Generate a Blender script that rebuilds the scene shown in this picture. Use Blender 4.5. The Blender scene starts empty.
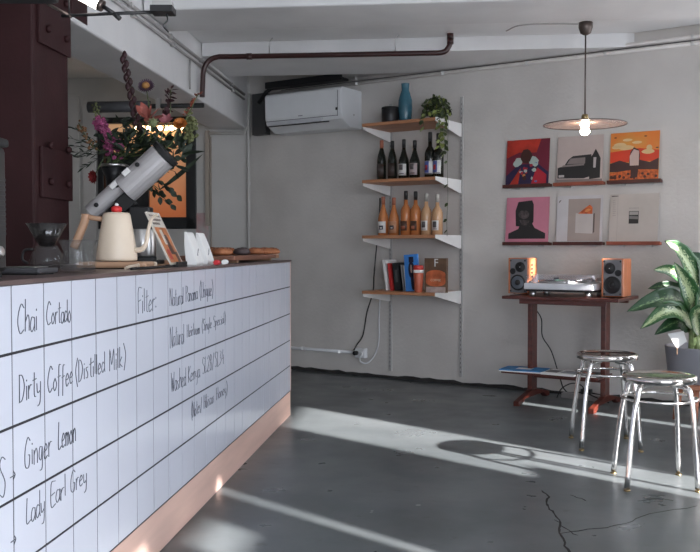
import bpy, bmesh, math, random
from mathutils import Vector, Matrix
random.seed(7)
PI = math.pi
sc = bpy.context.scene
COL = sc.collection
FP = 900.0

# ------------------------------------------------------------------ helpers
def ln(nt, a, b): nt.links.new(a, b)

def mat(name, col, rough=0.5, metal=0.0, var=0.0, scale=8.0, bump=0.0, bscale=60.0, col2=None, coat=0.0, spec=0.5, stretch=None, emis=None, estr=0.0):
    m = bpy.data.materials.new(name); m.use_nodes = True
    nt = m.node_tree; b = nt.nodes['Principled BSDF']
    b.inputs['Base Color'].default_value = (*col, 1)
    b.inputs['Roughness'].default_value = rough
    b.inputs['Metallic'].default_value = metal
    b.inputs['Specular IOR Level'].default_value = spec
    b.inputs['Coat Weight'].default_value = coat
    if emis:
        b.inputs['Emission Color'].default_value = (*emis, 1); b.inputs['Emission Strength'].default_value = estr
    tc = nt.nodes.new('ShaderNodeTexCoord'); src = tc.outputs['Object']
    if stretch:
        mp = nt.nodes.new('ShaderNodeMapping'); mp.inputs['Scale'].default_value = stretch
        ln(nt, src, mp.inputs['Vector']); src = mp.outputs['Vector']
    n = nt.nodes.new('ShaderNodeTexNoise'); n.inputs['Scale'].default_value = scale; n.inputs['Detail'].default_value = 6
    ln(nt, src, n.inputs['Vector'])
    r = nt.nodes.new('ShaderNodeValToRGB')
    c2 = col2 if col2 else tuple(min(1, c * (1 + var)) for c in col)
    c1 = col if col2 else tuple(c * (1 - var) for c in col)
    r.color_ramp.elements[0].color = (*c1, 1); r.color_ramp.elements[1].color = (*c2, 1)
    r.color_ramp.elements[0].position = 0.35; r.color_ramp.elements[1].position = 0.65
    ln(nt, n.outputs['Fac'], r.inputs['Fac']); ln(nt, r.outputs['Color'], b.inputs['Base Color'])
    if bump:
        n2 = nt.nodes.new('ShaderNodeTexNoise'); n2.inputs['Scale'].default_value = bscale; n2.inputs['Detail'].default_value = 5
        ln(nt, src, n2.inputs['Vector'])
        bp = nt.nodes.new('ShaderNodeBump'); bp.inputs['Strength'].default_value = bump; bp.inputs['Distance'].default_value = 0.01
        ln(nt, n2.outputs['Fac'], bp.inputs['Height']); ln(nt, bp.outputs['Normal'], b.inputs['Normal'])
    return m

def glassy(name, col, alpha=0.3, rough=0.05):
    """thin clear sheet: partly transparent, partly a glossy tinted surface"""
    m = bpy.data.materials.new(name); m.use_nodes = True
    nt = m.node_tree; b = nt.nodes['Principled BSDF']
    n = nt.nodes.new('ShaderNodeTexNoise'); n.inputs['Scale'].default_value = 5
    r = nt.nodes.new('ShaderNodeValToRGB')
    r.color_ramp.elements[0].color = (*[c * .93 for c in col], 1); r.color_ramp.elements[1].color = (*col, 1)
    ln(nt, n.outputs['Fac'], r.inputs['Fac']); ln(nt, r.outputs['Color'], b.inputs['Base Color'])
    b.inputs['Roughness'].default_value = rough
    b.inputs['Alpha'].default_value = alpha
    b.inputs['Specular IOR Level'].default_value = 0.8
    return m

class MB:
    def __init__(s): s.v = []; s.f = []; s.m = []; s.s = []; s.uv = {}
    def add(s, vs, fs, mi=0, sm=False):
        o = len(s.v); s.v += [tuple(v) for v in vs]
        for f in fs: s.f.append([i + o for i in f]); s.m.append(mi); s.s.append(sm)
        return s
    def box(s, x0, x1, y0, y1, z0, z1, mi=0, M=None):
        vs = [Vector(p) for p in ((x0,y0,z0),(x1,y0,z0),(x1,y1,z0),(x0,y1,z0),(x0,y0,z1),(x1,y0,z1),(x1,y1,z1),(x0,y1,z1))]
        if M: vs = [M @ v for v in vs]
        return s.add(vs, [(0,3,2,1),(4,5,6,7),(0,1,5,4),(1,2,6,5),(2,3,7,6),(3,0,4,7)], mi)
    def tube(s, pts, r, n=10, mi=0, caps=True):
        pts = [Vector(p) for p in pts]; rs = r if isinstance(r, (list, tuple)) else [r] * len(pts)
        t0 = (pts[1] - pts[0]).normalized()
        up = Vector((0,0,1)) if abs(t0.z) < .9 else Vector((1,0,0))
        a = t0.cross(up).normalized(); vs = []
        for i, p in enumerate(pts):
            if i == 0: t = t0
            elif i == len(pts) - 1: t = (pts[i] - pts[i-1]).normalized()
            else: t = ((pts[i+1] - p).normalized() + (p - pts[i-1]).normalized()).normalized()
            a = (a - t * a.dot(t)).normalized(); b = t.cross(a)
            for k in range(n):
                c = 2 * PI * k / n; vs.append(p + (a * math.cos(c) + b * math.sin(c)) * rs[i])
        fs = []
        for i in range(len(pts) - 1):
            for k in range(n):
                fs.append((i*n+k, i*n+(k+1)%n, (i+1)*n+(k+1)%n, (i+1)*n+k))
        o = len(s.v); s.add(vs, fs, mi, True)
        if caps:
            s.f.append([o + k for k in range(n)][::-1]); s.m.append(mi); s.s.append(False)
            s.f.append([o + (len(pts)-1)*n + k for k in range(n)]); s.m.append(mi); s.s.append(False)
        return s
    def lathe(s, prof, n=24, c=(0,0,0), mi=0, sx=1, sy=1, M=None, mis=None):
        vs = []
        for r, z in prof:
            for k in range(n):
                a = 2 * PI * k / n; v = Vector((c[0] + r*sx*math.cos(a), c[1] + r*sy*math.sin(a), c[2] + z))
                vs.append(M @ v if M else v)
        o = len(s.v); s.v += [tuple(v) for v in vs]
        for i in range(len(prof) - 1):
            for k in range(n):
                s.f.append([o+i*n+k, o+i*n+(k+1)%n, o+(i+1)*n+(k+1)%n, o+(i+1)*n+k]); s.m.append(mis[i] if mis else mi); s.s.append(True)
        s.f.append([o+k for k in range(n)][::-1]); s.m.append(mis[0] if mis else mi); s.s.append(False)
        s.f.append([o+(len(prof)-1)*n+k for k in range(n)]); s.m.append(mis[-1] if mis else mi); s.s.append(False)
        return s
    def prism(s, poly, a0, a1, axis='y', mi=0, M=None):
        """poly in the two other axes; extruded along axis between a0 and a1"""
        def P(p, q, a): return {'y': (p, a, q), 'z': (p, q, a), 'x': (a, p, q)}[axis]
        n = len(poly); vs = [Vector(P(p, q, a0)) for p, q in poly] + [Vector(P(p, q, a1)) for p, q in poly]
        if M: vs = [M @ v for v in vs]
        fs = [list(range(n))[::-1], list(range(n, 2*n))] + [(i, (i+1)%n, n+(i+1)%n, n+i) for i in range(n)]
        return s.add(vs, fs, mi)
    def build(s, name, mats, parent=None, loc=(0,0,0), rz=0, bevel=0, rot=None):
        me = bpy.data.meshes.new(name); me.from_pydata(s.v, [], s.f)
        if not isinstance(mats, (list, tuple)): mats = [mats]
        for m in mats: me.materials.append(m)
        me.polygons.foreach_set('material_index', s.m); me.polygons.foreach_set('use_smooth', s.s)
        me.update()
        bm = bmesh.new(); bm.from_mesh(me); bmesh.ops.recalc_face_normals(bm, faces=bm.faces); bm.to_mesh(me); bm.free()
        o = bpy.data.objects.new(name, me); COL.objects.link(o)
        o.location = loc; o.rotation_euler = rot if rot else (0, 0, rz)
        if parent: o.parent = parent
        if bevel:
            b = o.modifiers.new('bevel', 'BEVEL'); b.width = bevel; b.segments = 2; b.limit_method = 'ANGLE'; b.angle_limit = .8
        return o

def tag(o, label, cat, group=None):
    o['label'] = label; o['category'] = cat
    if group: o['group'] = group
    return o
def thing(name, label, cat, loc=(0,0,0), rz=0, group=None, rot=None):
    o = bpy.data.objects.new(name, None); COL.objects.link(o); o.empty_display_size = .1
    o.location = loc; o.rotation_euler = rot if rot else (0,0,rz)
    return tag(o, label, cat, group)
def struct(o): o['kind'] = 'structure'; return o
def copy_thing(o, loc, label, rz=None, group=None):
    c = o.copy(); COL.objects.link(c); c.location = loc; c['label'] = label
    if rz is not None: c.rotation_euler = (0,0,rz)
    if group: c['group'] = group
    for ch in [x for x in bpy.data.objects if x.parent == o]:
        d = ch.copy(); COL.objects.link(d); d.parent = c
        for g in [x for x in bpy.data.objects if x.parent == ch]:
            e = g.copy(); COL.objects.link(e); e.parent = d
    return c
def smooth_path(p, k=5):
    p = [Vector(q) for q in p]; out = []
    q = [p[0]*2 - p[1]] + p + [p[-1]*2 - p[-2]]
    for i in range(1, len(q) - 2):
        for j in range(k):
            t = j / k
            out.append(.5*((2*q[i]) + (q[i+1]-q[i-1])*t + (2*q[i-1]-5*q[i]+4*q[i+1]-q[i+2])*t*t + (3*q[i]-q[i-1]-3*q[i+1]+q[i+2])*t**3))
    out.append(p[-1]); return out
def rrect(w, h, r, n=4, cx=0, cy=0):
    out = []
    for (sx, sy, a0) in ((1,1,0),(-1,1,PI/2),(-1,-1,PI),(1,-1,1.5*PI)):
        for k in range(n+1):
            a = a0 + k*PI/2/n
            out.append((cx + sx*(w/2-r) + r*math.cos(a), cy + sy*(h/2-r) + r*math.sin(a)))
    return out

# frames: the hall's own axes are turned a little to the view, the back wall is turned further
CA = -math.atan2(.0995, .995)
WA = math.atan2(-.549, .836)
def C(x, y, z=0): return Vector((.995*x + .0995*y, -.0995*x + .995*y, z))
def W(t, d, z=0): return Vector((1.068 + .836*t - .549*d, 6.406 - .549*t - .836*d, z))
def ray(px): return (px - 350) / FP
def CX(px, xc):          # hall coordinate y at which the sight line through column px crosses x = xc
    r = ray(px); z = xc / (.995*r - .0995); X = r*z
    return .0995*X + .995*z
def H(py, depth): return 1 + (248.5 - py) * depth / FP

# ------------------------------------------------------------------ materials
M_ = {}
M_['plaster'] = mat('wall_plaster', (.585,.555,.525), .75, var=.07, scale=2.2, bump=.25, bscale=40)
M_['plaster2'] = mat('pale_wall_paint', (.52,.505,.48), .7, var=.05, scale=3, bump=.1)
M_['ceil'] = mat('ceiling_paint', (.78,.775,.77), .6, var=.05, scale=2, bump=.12)
M_['beam'] = mat('beam_paint', (.70,.69,.685), .55, var=.05, scale=3, bump=.1)
M_['tile'] = mat('glazed_white_tile', (.585,.605,.68), .16, var=.015, scale=3, coat=.2)
M_['grout'] = mat('dark_grout', (.015,.014,.018), .8, var=.2)
M_['ink'] = mat('marker_ink', (.045,.05,.07), .5, var=.1)
M_['ply'] = mat('pink_plywood', (.62,.42,.35), .5, var=.07, scale=6, stretch=(1,.3,3), bump=.05)
M_['top'] = mat('dark_counter_top', (.10,.065,.06), .35, var=.3, scale=9, stretch=(1,.2,1))
M_['redsteel'] = mat('oxide_red_steel', (.034,.011,.012), .6, var=.15, scale=5, bump=.08, spec=.25)
M_['redpipe'] = mat('oxide_red_pipe', (.035,.010,.009), .3, var=.15)
M_['blk'] = mat('black_plastic', (.009,.009,.010), .45, var=.1)
M_['blkrub'] = mat('black_rubber', (.01,.01,.01), .7, var=.1)
M_['chrome'] = mat('chrome_tube', (.78,.76,.74), .14, metal=1, var=.03)
M_['seatsteel'] = mat('polished_steel_seat', (.62,.59,.57), .1, metal=1, var=.05, scale=5)
M_['steel'] = mat('brushed_steel', (.55,.54,.53), .3, metal=1, var=.05)
M_['silver'] = mat('silver_paint', (.50,.48,.48), .35, metal=.3, var=.03)
M_['whitepl'] = mat('white_plastic', (.72,.73,.74), .4, var=.02)
M_['cream'] = mat('cream_enamel', (.66,.55,.43), .4, var=.03)
M_['wood'] = mat('shelf_wood', (.44,.20,.10), .45, var=.18, scale=7, stretch=(.4,6,6), bump=.05)
M_['lwood'] = mat('pale_wood', (.44,.26,.16), .5, var=.12, scale=7, stretch=(1,6,1))
M_['mahog'] = mat('red_mahogany', (.085,.017,.010), .35, var=.25, scale=8, stretch=(.5,5,5), coat=.2)
M_['spkwood'] = mat('orange_speaker_veneer', (.52,.17,.07), .35, var=.12, scale=8, stretch=(5,5,.6), coat=.2)
M_['spkgrey'] = mat('speaker_baffle', (.16,.16,.17), .5, var=.06)
M_['brass'] = mat('brass', (.30,.22,.11), .35, metal=1, var=.1)
M_['bronze'] = mat('brown_bronze', (.11,.085,.075), .35, metal=.7, var=.1)
M_['white'] = mat('white_card', (.78,.77,.75), .6, var=.02)
M_['glass'] = glassy('clear_glass', (.10,.10,.10), .15, .03)
M_['cover'] = glassy('dust_cover', (.4,.4,.47), .11, .04)
M_['smoke'] = glassy('smoky_glass', (.015,.013,.013), .7)
M_['disc'] = glassy('amber_glass_disc', (.62,.42,.36), .40, .2)
M_['leafdark'] = mat('dark_foliage', (.014,.024,.012), .65, var=.4, scale=20)
M_['stem'] = mat('green_stem', (.07,.10,.03), .5, var=.3)
M_['pot'] = mat('grey_pot', (.24,.24,.265), .6, var=.04)
M_['terra'] = mat('terracotta_wood', (.42,.17,.10), .55, var=.12, scale=9, stretch=(4,4,.6))
def flat(name, col, rough=.5, var=.05, **k): return mat(name, col, rough, var=var, **k)

# ------------------------------------------------------------------ floor
def floor_material():
    m = bpy.data.materials.new('worn_grey_floor_paint'); m.use_nodes = True; nt = m.node_tree; b = nt.nodes['Principled BSDF']
    tc = nt.nodes.new('ShaderNodeTexCoord')
    def noise(s, d=6, st=None):
        n = nt.nodes.new('ShaderNodeTexNoise'); n.inputs['Scale'].default_value = s; n.inputs['Detail'].default_value = d
        ln(nt, tc.outputs['Object'], n.inputs['Vector']); return n
    def ramp(src, p0, c0, p1, c1):
        r = nt.nodes.new('ShaderNodeValToRGB'); e = r.color_ramp.elements
        e[0].position = p0; e[0].color = (*c0, 1); e[1].position = p1; e[1].color = (*c1, 1); ln(nt, src, r.inputs['Fac']); return r
    n1 = noise(1.3, 8); r1 = ramp(n1.outputs['Fac'], .35, (.075,.086,.090), .68, (.125,.138,.143))
    n2 = noise(14, 8); r2 = ramp(n2.outputs['Fac'], .64, (0,0,0), .72, (1,1,1))
    mx = nt.nodes.new('ShaderNodeMix'); mx.data_type = 'RGBA'
    mu = nt.nodes.new('ShaderNodeMath'); mu.operation = 'MULTIPLY'; mu.inputs[1].default_value = .6
    ln(nt, r2.outputs['Color'], mu.inputs[0]); ln(nt, mu.outputs[0], mx.inputs['Factor'])
    ln(nt, r1.outputs['Color'], mx.inputs['A']); mx.inputs['B'].default_value = (.055,.055,.055,1)
    n3 = noise(9, 2); r3 = ramp(n3.outputs['Fac'], .76, (0,0,0), .78, (1,1,1))
    mx2 = nt.nodes.new('ShaderNodeMix'); mx2.data_type = 'RGBA'
    ln(nt, r3.outputs['Color'], mx2.inputs['Factor']); ln(nt, mx.outputs['Result'], mx2.inputs['A']); mx2.inputs['B'].default_value = (.4,.4,.4,1)
    ln(nt, mx2.outputs['Result'], b.inputs['Base Color'])
    rr = ramp(noise(4, 6).outputs['Fac'], .3, (.26,)*3, .75, (.42,)*3); ln(nt, rr.outputs['Color'], b.inputs['Roughness'])
    bp = nt.nodes.new('ShaderNodeBump'); bp.inputs['Strength'].default_value = .12; bp.inputs['Distance'].default_value = .006
    ln(nt, noise(9, 8).outputs['Fac'], bp.inputs['Height']); ln(nt, bp.outputs['Normal'], b.inputs['Normal'])
    return m
XR, XL, YF, YB = 2.7, -3.6, -3.2, 7.78     # hall walls in the hall's own axes
ZC = 2.45
struct(MB().box(XL-.2, XR+.2, YF-.2, 8.6, -.12, 0).build('floor', floor_material(), rz=CA))

# crack in the floor: jagged sliver following the photo's line, lying in the paint
crack_m = flat('crack_dark', (.012,.010,.009), .9)
def sliver(name, pts, w):
    P = [C(0,0)] and [Vector(((px-350)/FP*(FP/(py-248.5)), FP/(py-248.5), 0)) for px, py in pts]
    out = []
    for i in range(len(P)-1):
        for k in range(4):
            q = P[i].lerp(P[i+1], k/4)
            if k: q += Vector((random.uniform(-.008,.008), random.uniform(-.008,.008), 0))
            out.append(q)
    out.append(P[-1]); mb = MB(); vs = []
    for i, p in enumerate(out):
        t = (out[min(i+1, len(out)-1)] - out[max(i-1, 0)]).normalized(); nn = Vector((-t.y, t.x, 0))
        ww = w * random.uniform(.4, 1.2) * (1 if 0 < i < len(out)-1 else .1)
        for z in (0.0002, .0012): vs += [p + nn*ww + Vector((0,0,z)), p - nn*ww + Vector((0,0,z))]
    fs = []
    for i in range(len(out)-1):
        a, b = i*4, (i+1)*4
        fs += [(a+2,a+3,b+3,b+2),(a,b,b+1,a+1),(a,a+2,b+2,b),(a+1,b+1,b+3,a+3)]
    mb.add(vs, fs)
    return struct(mb.build(name, crack_m))
sliver('trim_1', [(543,492),(551,499),(549,507),(556,516),(562,528),(563,538),(570,552),(574,566)], .0042)
sliver('trim_2', [(556,522),(566,530),(580,538)], .002)
sliver('trim_3', [(563,536),(600,531),(628,526),(652,516),(700,508)], .0018)
sliver('trim_4', [(640,503),(660,500),(676,503)], .0026)
sliver('trim_5', [(650,497),(668,498)], .002)
sliver('trim_6', [(572,497),(580,500),(588,503)], .002)

# ------------------------------------------------------------------ walls
# back wall (skewed): from t=-2.296 to its meeting with the right wall
TE = 2.566
struct(MB().box(-2.296, TE+.05, 0, .2, 0, 2.75).build('wall_back', M_['plaster'], loc=W(0,0), rz=WA))
# wall behind the bar, square to the hall; its right end meets the back wall
corner = W(-2.296, 0); cyc = .0995*corner.x + .995*corner.y; cxc = .995*corner.x - .0995*corner.y
wx1 = cxc
# window opening in it (lit orange pane)
Zw = 7.78
def wxx(px): return .995*ray(px)*Zw - .0995*Zw     # approx hall x on that wall
w0, w1 = wxx(99), wxx(199); wz0, wz1 = H(229, 7.75), H(118, 7.75)
mb = MB()
mb.box(XL, w0, cyc, cyc+.2, 0, 2.75).box(w1, wx1, cyc, cyc+.2, 0, 2.75).box(w0, w1, cyc, cyc+.2, 0, wz0).box(w0, w1, cyc, cyc+.2, wz1, 2.75)
struct(mb.build('wall_bar', M_['plaster2'], rz=CA))
# right wall, out of view; slits shaped for sun streaks, one added as fill
openings = [(2.13,2.78,1.33,2.06),(2.36,2.78,.25,1.33),(4.10,4.21,.45,1.28),(4.29,4.33,1.52,1.64),(4.15,4.22,1.60,1.76),(4.20,4.30,1.76,1.90),(4.28,4.38,1.90,2.02),(4.34,4.46,2.02,2.15),(5.0,5.28,.3,2.3),(.73,.79,1.56,2.12),(.12,.42,1.94,2.05),(-3.0,-.15,.15,2.15)]
def holed(name, holes, a0, a1, z0, z1, plane, thick, axis, m):
    aa = sorted({a0, a1} | {h[0] for h in holes} | {h[1] for h in holes}); zz = sorted({z0, z1} | {h[2] for h in holes} | {h[3] for h in holes})
    mb = MB()
    for i in range(len(aa)-1):
        run = None
        for j in range(len(zz)-1):
            ca, cz = (aa[i]+aa[i+1])/2, (zz[j]+zz[j+1])/2
            solid = not any(h[0] < ca < h[1] and h[2] < cz < h[3] for h in holes)
            if solid and run is None: run = zz[j]
            if run is not None and (not solid or j == len(zz)-2):
                top = zz[j+1] if solid else zz[j]
                if axis == 'x': mb.box(plane, plane+thick, aa[i], aa[i+1], run, top)
                else: mb.box(aa[i], aa[i+1], plane, plane+thick, run, top)
                run = None
    return struct(mb.build(name, m, rz=CA))
holed('wall_right', openings, YF, 5.45, 0, 2.75, XR, .012, 'x', M_['plaster2'])
holed('wall_front', [(.3,2.5,.3,2.2)], XL, XR, 0, 2.75, YF-.06, .06, 'y', M_['plaster2'])
struct(MB().box(XL-.15, XL, YF, cyc+.2, 0, 2.75).build('wall_left', M_['plaster2'], rz=CA))
# ceiling slab, two cross beams, one long beam
struct(MB().box(XL-.2, XR+.2, YF-.2, 8.6, 2.75, 2.85).build('ceiling', M_['ceil'], rz=CA))
def cross_beam(name, y0, y1, zb, x1=XR):
    return struct(MB().box(-1.62, x1, y0, y1, zb, 2.75).build(name, M_['beam'], rz=CA, bevel=.012))
def cfy(py, h): return (h-1)*FP/(248.5-py)          # depth at which height h shows at row py
cross_beam('ceiling_beam', cfy(6, 2.30), cfy(28, 2.30), 2.30)
yb0, yb1 = cfy(53.5, 2.31), cfy(74.5, 2.31)
# far cross beam runs into the skewed wall: cut its outline so it stops there
def wall_x(y): # hall x of back wall face at hall y
    t = (6.48 - y)/.463; return .4253 + .8864*t
mb = MB().prism([(-1.62, yb0), (wall_x(yb0)-.004, yb0), (wall_x(yb1)-.004, yb1), (-1.62, yb1)], 2.31, 2.75, 'z')
struct(mb.build('ceiling_beam', M_['beam'], rz=CA))
# ceiling infill between beams (slab soffit)
mb = MB().box(-1.62, XR, YF, cfy(6,2.30)-.001, 2.45, 2.56)
struct(mb.build('ceiling_panel', M_['ceil'], rz=CA))
mb = MB().box(-1.62, 1.9, cfy(28,2.30)+.001, yb0-.001, 2.40, 2.56)
struct(mb.build('ceiling_panel', M_['ceil'], rz=CA))
mb = MB().box(XL, -1.66, YF, cyc-.002, 2.47, 2.56)
struct(mb.build('ceiling_panel', M_['ceil'], rz=CA))
bxr = .995*(-1.217) - .0995*4.18   # right face of long beam
bx0 = bxr - .31
struct(MB().box(bx0, bxr, 3.87, cyc-.003, 2.01, 2.74).build('ceiling_beam', M_['beam'], rz=CA, bevel=.01))
struct(MB().box(bx0, bxr-.03, YF, 3.38, 2.01, 2.74).build('ceiling_beam', M_['beam'], rz=CA, bevel=.01))
# dark rough skirting where wall meets floor
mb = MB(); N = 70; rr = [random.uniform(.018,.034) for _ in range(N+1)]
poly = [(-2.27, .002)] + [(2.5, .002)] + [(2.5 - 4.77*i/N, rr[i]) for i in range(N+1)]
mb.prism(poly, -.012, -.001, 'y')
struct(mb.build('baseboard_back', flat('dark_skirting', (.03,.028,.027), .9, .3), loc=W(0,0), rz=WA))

# lit window behind the bar
def orange_mat():
    m = bpy.data.materials.new('lit_amber_window'); m.use_nodes = True; nt = m.node_tree; b = nt.nodes['Principled BSDF']
    tc = nt.nodes.new('ShaderNodeTexCoord'); sp = nt.nodes.new('ShaderNodeSeparateXYZ'); ln(nt, tc.outputs['Generated'], sp.inputs[0])
    r = nt.nodes.new('ShaderNodeValToRGB'); e = r.color_ramp.elements
    e[0].position = .05; e[0].color = (.38,.105,.035,1); e[1].position = .95; e[1].color = (.55,.32,.17,1)
    ln(nt, sp.outputs['Z'], r.inputs['Fac']); ln(nt, r.outputs['Color'], b.inputs['Base Color']); ln(nt, r.outputs['Color'], b.inputs['Emission Color'])
    b.inputs['Emission Strength'].default_value = .55; b.inputs['Roughness'].default_value = .3
    return m
wy = cyc
win = MB()
fr = .085
win.box(w0, w1, wy-.03, wy+.05, wz1-.05, wz1).box(w0, w1, wy-.03, wy+.05, wz0, wz0+.10).box(w0, w0+.05, wy-.03, wy+.05, wz0, wz1).box(w1-fr, w1, wy-.03, wy+.05, wz0, wz1)
wo = struct(win.build('window_1', M_['blk'], rz=CA, bevel=.004))
MB().box(w0+.05, w1-fr, wy+.03, wy+.045, wz0+.10, wz1-.05).build('window_pane', orange_mat(), wo)
MB().box(w0+.06, wxx(150), wy+.0, wy+.028, wz0+.10, wz1-.30).build('window_blind', M_['blk'], wo)
mb = MB()
for i in range(9):
    x = wxx(140) + (wxx(187)-wxx(140))*i/8
    mb.lathe([(.0,-.022),(.018,-.015),(.022,0),(.016,.016),(0,.022)], 10, (x, wy-.035, H(127,7.6)))
mb.box(wxx(138), wxx(188), wy-.045, wy-.02, H(124,7.6), H(122.5,7.6), 1)
mb.build('window_lamp_row', [mat('warm_bulbs', (1,.8,.55), .4, emis=(1,.72,.42), estr=9), M_['blk']], wo)

# left pale door panels on the wall behind the bar
mb = MB().box(wxx(72)-.35, wxx(82)-.02, cyc-.02, cyc-.001, .1, H(94,7.7)).box(wxx(83), wxx(97), cyc-.025, cyc-.001, .1, H(100,7.7))
struct(mb.build('door_1', M_['plaster2'], rz=CA, bevel=.006))
struct(MB().box(wxx(198.5), wxx(211), cyc-.006, cyc-.001, H(246,7.7), H(213,7.7)).build('trim_7', mat('faded_pink_paint', (.50,.28,.27), .8, col2=(.46,.44,.43), scale=9), rz=CA))

# ------------------------------------------------------------------ camera
cam = bpy.data.cameras.new('camera'); cam.sensor_width = 36; cam.sensor_fit = 'HORIZONTAL'; cam.lens = 36*FP/700
co = bpy.data.objects.new('camera', cam); COL.objects.link(co); co.location = (0,0,1)
co.rotation_euler = (PI/2 - math.atan(27.5/FP), 0, 0); sc.camera = co; cam.clip_start = .02

# ------------------------------------------------------------------ light
wd = bpy.data.worlds.new('world'); sc.world = wd; wd.use_nodes = True
bg = wd.node_tree.nodes['Background']; bg.inputs['Color'].default_value = (.83,.89,1,1); bg.inputs['Strength'].default_value = 9
sl = bpy.data.lights.new('sun', 'SUN'); sl.energy = 31; sl.angle = math.radians(.9); sl.color = (1,.955,.935)
so = bpy.data.objects.new('sun', sl); COL.objects.link(so); so.rotation_euler = Vector((-.717,.697,-.453)).to_track_quat('-Z','Y').to_euler(); so.location = (6,-6,5)
def portal(name, x, y, z, sx, sz, rz):
    l = bpy.data.lights.new(name, 'AREA'); l.shape = 'RECTANGLE'; l.size = sx; l.size_y = sz; l.cycles.is_portal = True
    o = bpy.data.objects.new(name, l); COL.objects.link(o); o.location = C(x, y, z); o.rotation_euler = (PI/2, 0, rz)
portal('sky_portal', XR+.03, -1.575, 1.15, 2.85, 2.0, CA + PI/2)
portal('sky_portal', XR+.03, 5.14, 1.3, .28, 2.0, CA + PI/2)  # at the opening added to brighten the right end of the back wall
portal('sky_portal', 1.4, YF-.03, 1.25, 2.2, 1.9, CA + PI*0)
sc.view_settings.view_transform = 'Standard'; sc.view_settings.look = 'None'; sc.view_settings.gamma = 1; sc.view_settings.exposure = .1
# ================================================================== STEEL COLUMN
colm = thing('steel_column', 'tall dark red steel column behind the bar at the left edge', 'column', C(bxr-.01, 3.687, 0), CA)
MB().box(-.40, 0, -.17, .17, 0, 2.74).build('column_shaft', M_['redsteel'], colm, bevel=.006)
def bolted(z0, z1, y0, y1):
    pl = MB().box(.001, .014, y0, y1, z0, z1).build('bolted_plate', M_['redsteel'], colm, bevel=.003)
    for y in (y0+.07, y1-.06):
        for z in ((z0+.07, z0+.22) if z1-z0 < .45 else (z0+.07, z0+.22)):
            MB().lathe([(.016,0),(.016,.012),(.010,.018)], 8, M=Matrix.Translation((.0145, y, z)) @ Matrix.Rotation(PI/2, 4, 'Y')).build('bolt', M_['redsteel'], pl)
bolted(1.21, 1.42, -.13, .178)
bolted(1.84, 2.72, -.14, .172)
MB().box(-.05, .014, .1795, .36, 2.03, 2.73).build('head_plate', M_['redsteel'], colm)
MB().box(-.40, -.001, -.185, -.171, 0, 2.74).build('front_flange', M_['redsteel'], colm, bevel=.004)

# ================================================================== BAR COUNTER
xf = -.887; ye = 5.318; y0c = .6
ctr = thing('bar_counter', 'long white tiled bar counter with handwritten menu and pink plywood skirt', 'counter', C(xf, ye, 0), -.1098)
L = ye - y0c
def CXc(px): return ye - (5.38 - .9459/(.1102 - ray(px)))/.994
MB().box(-.70, -.02, -L, 0, 0.0, .895).build('counter_body', flat('dark_body', (.05,.04,.04)), ctr)
MB().box(-.0195, -.004, -L, -.001, .001, .145).build('skirt', M_['ply'], ctr, bevel=.002)
MB().box(-.0195, -.0031, -L, -.013, .146, .917).build('grout_bed', M_['grout'], ctr)
tl = MB()
ylines = [ye - .13]; 
rows = [.920,.772,.612,.453,.301,.149]
y = ye - .012
edges = [y]
step = .156
# joints follow the visible tile joints
k0 = CXc(168.5)
js = sorted([k0 + step*i for i in range(-18, 16) if y0c < k0 + step*i < ye - .05])
edges = [y0c] + js + [ye - .014]
for i in range(len(edges)-1):
    a, b = edges[i] - ye, edges[i+1] - ye
    for j in range(5):
        tl.box(-.0030, -.002 + random.uniform(0,.0004), a+.0028, b-.0028, rows[j+1]+.0032, rows[j]-(.0032 if j else .001))
tl.build('tile_facing', M_['tile'], ctr)
MB().box(-.06, -.001, -.0125, 0, .146, .918).build('end_trim', M_['ply'], ctr)
MB().box(-.71, .004, -L, .004, .9205, .932).build('worktop', M_['top'], ctr, bevel=.002)

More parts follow.
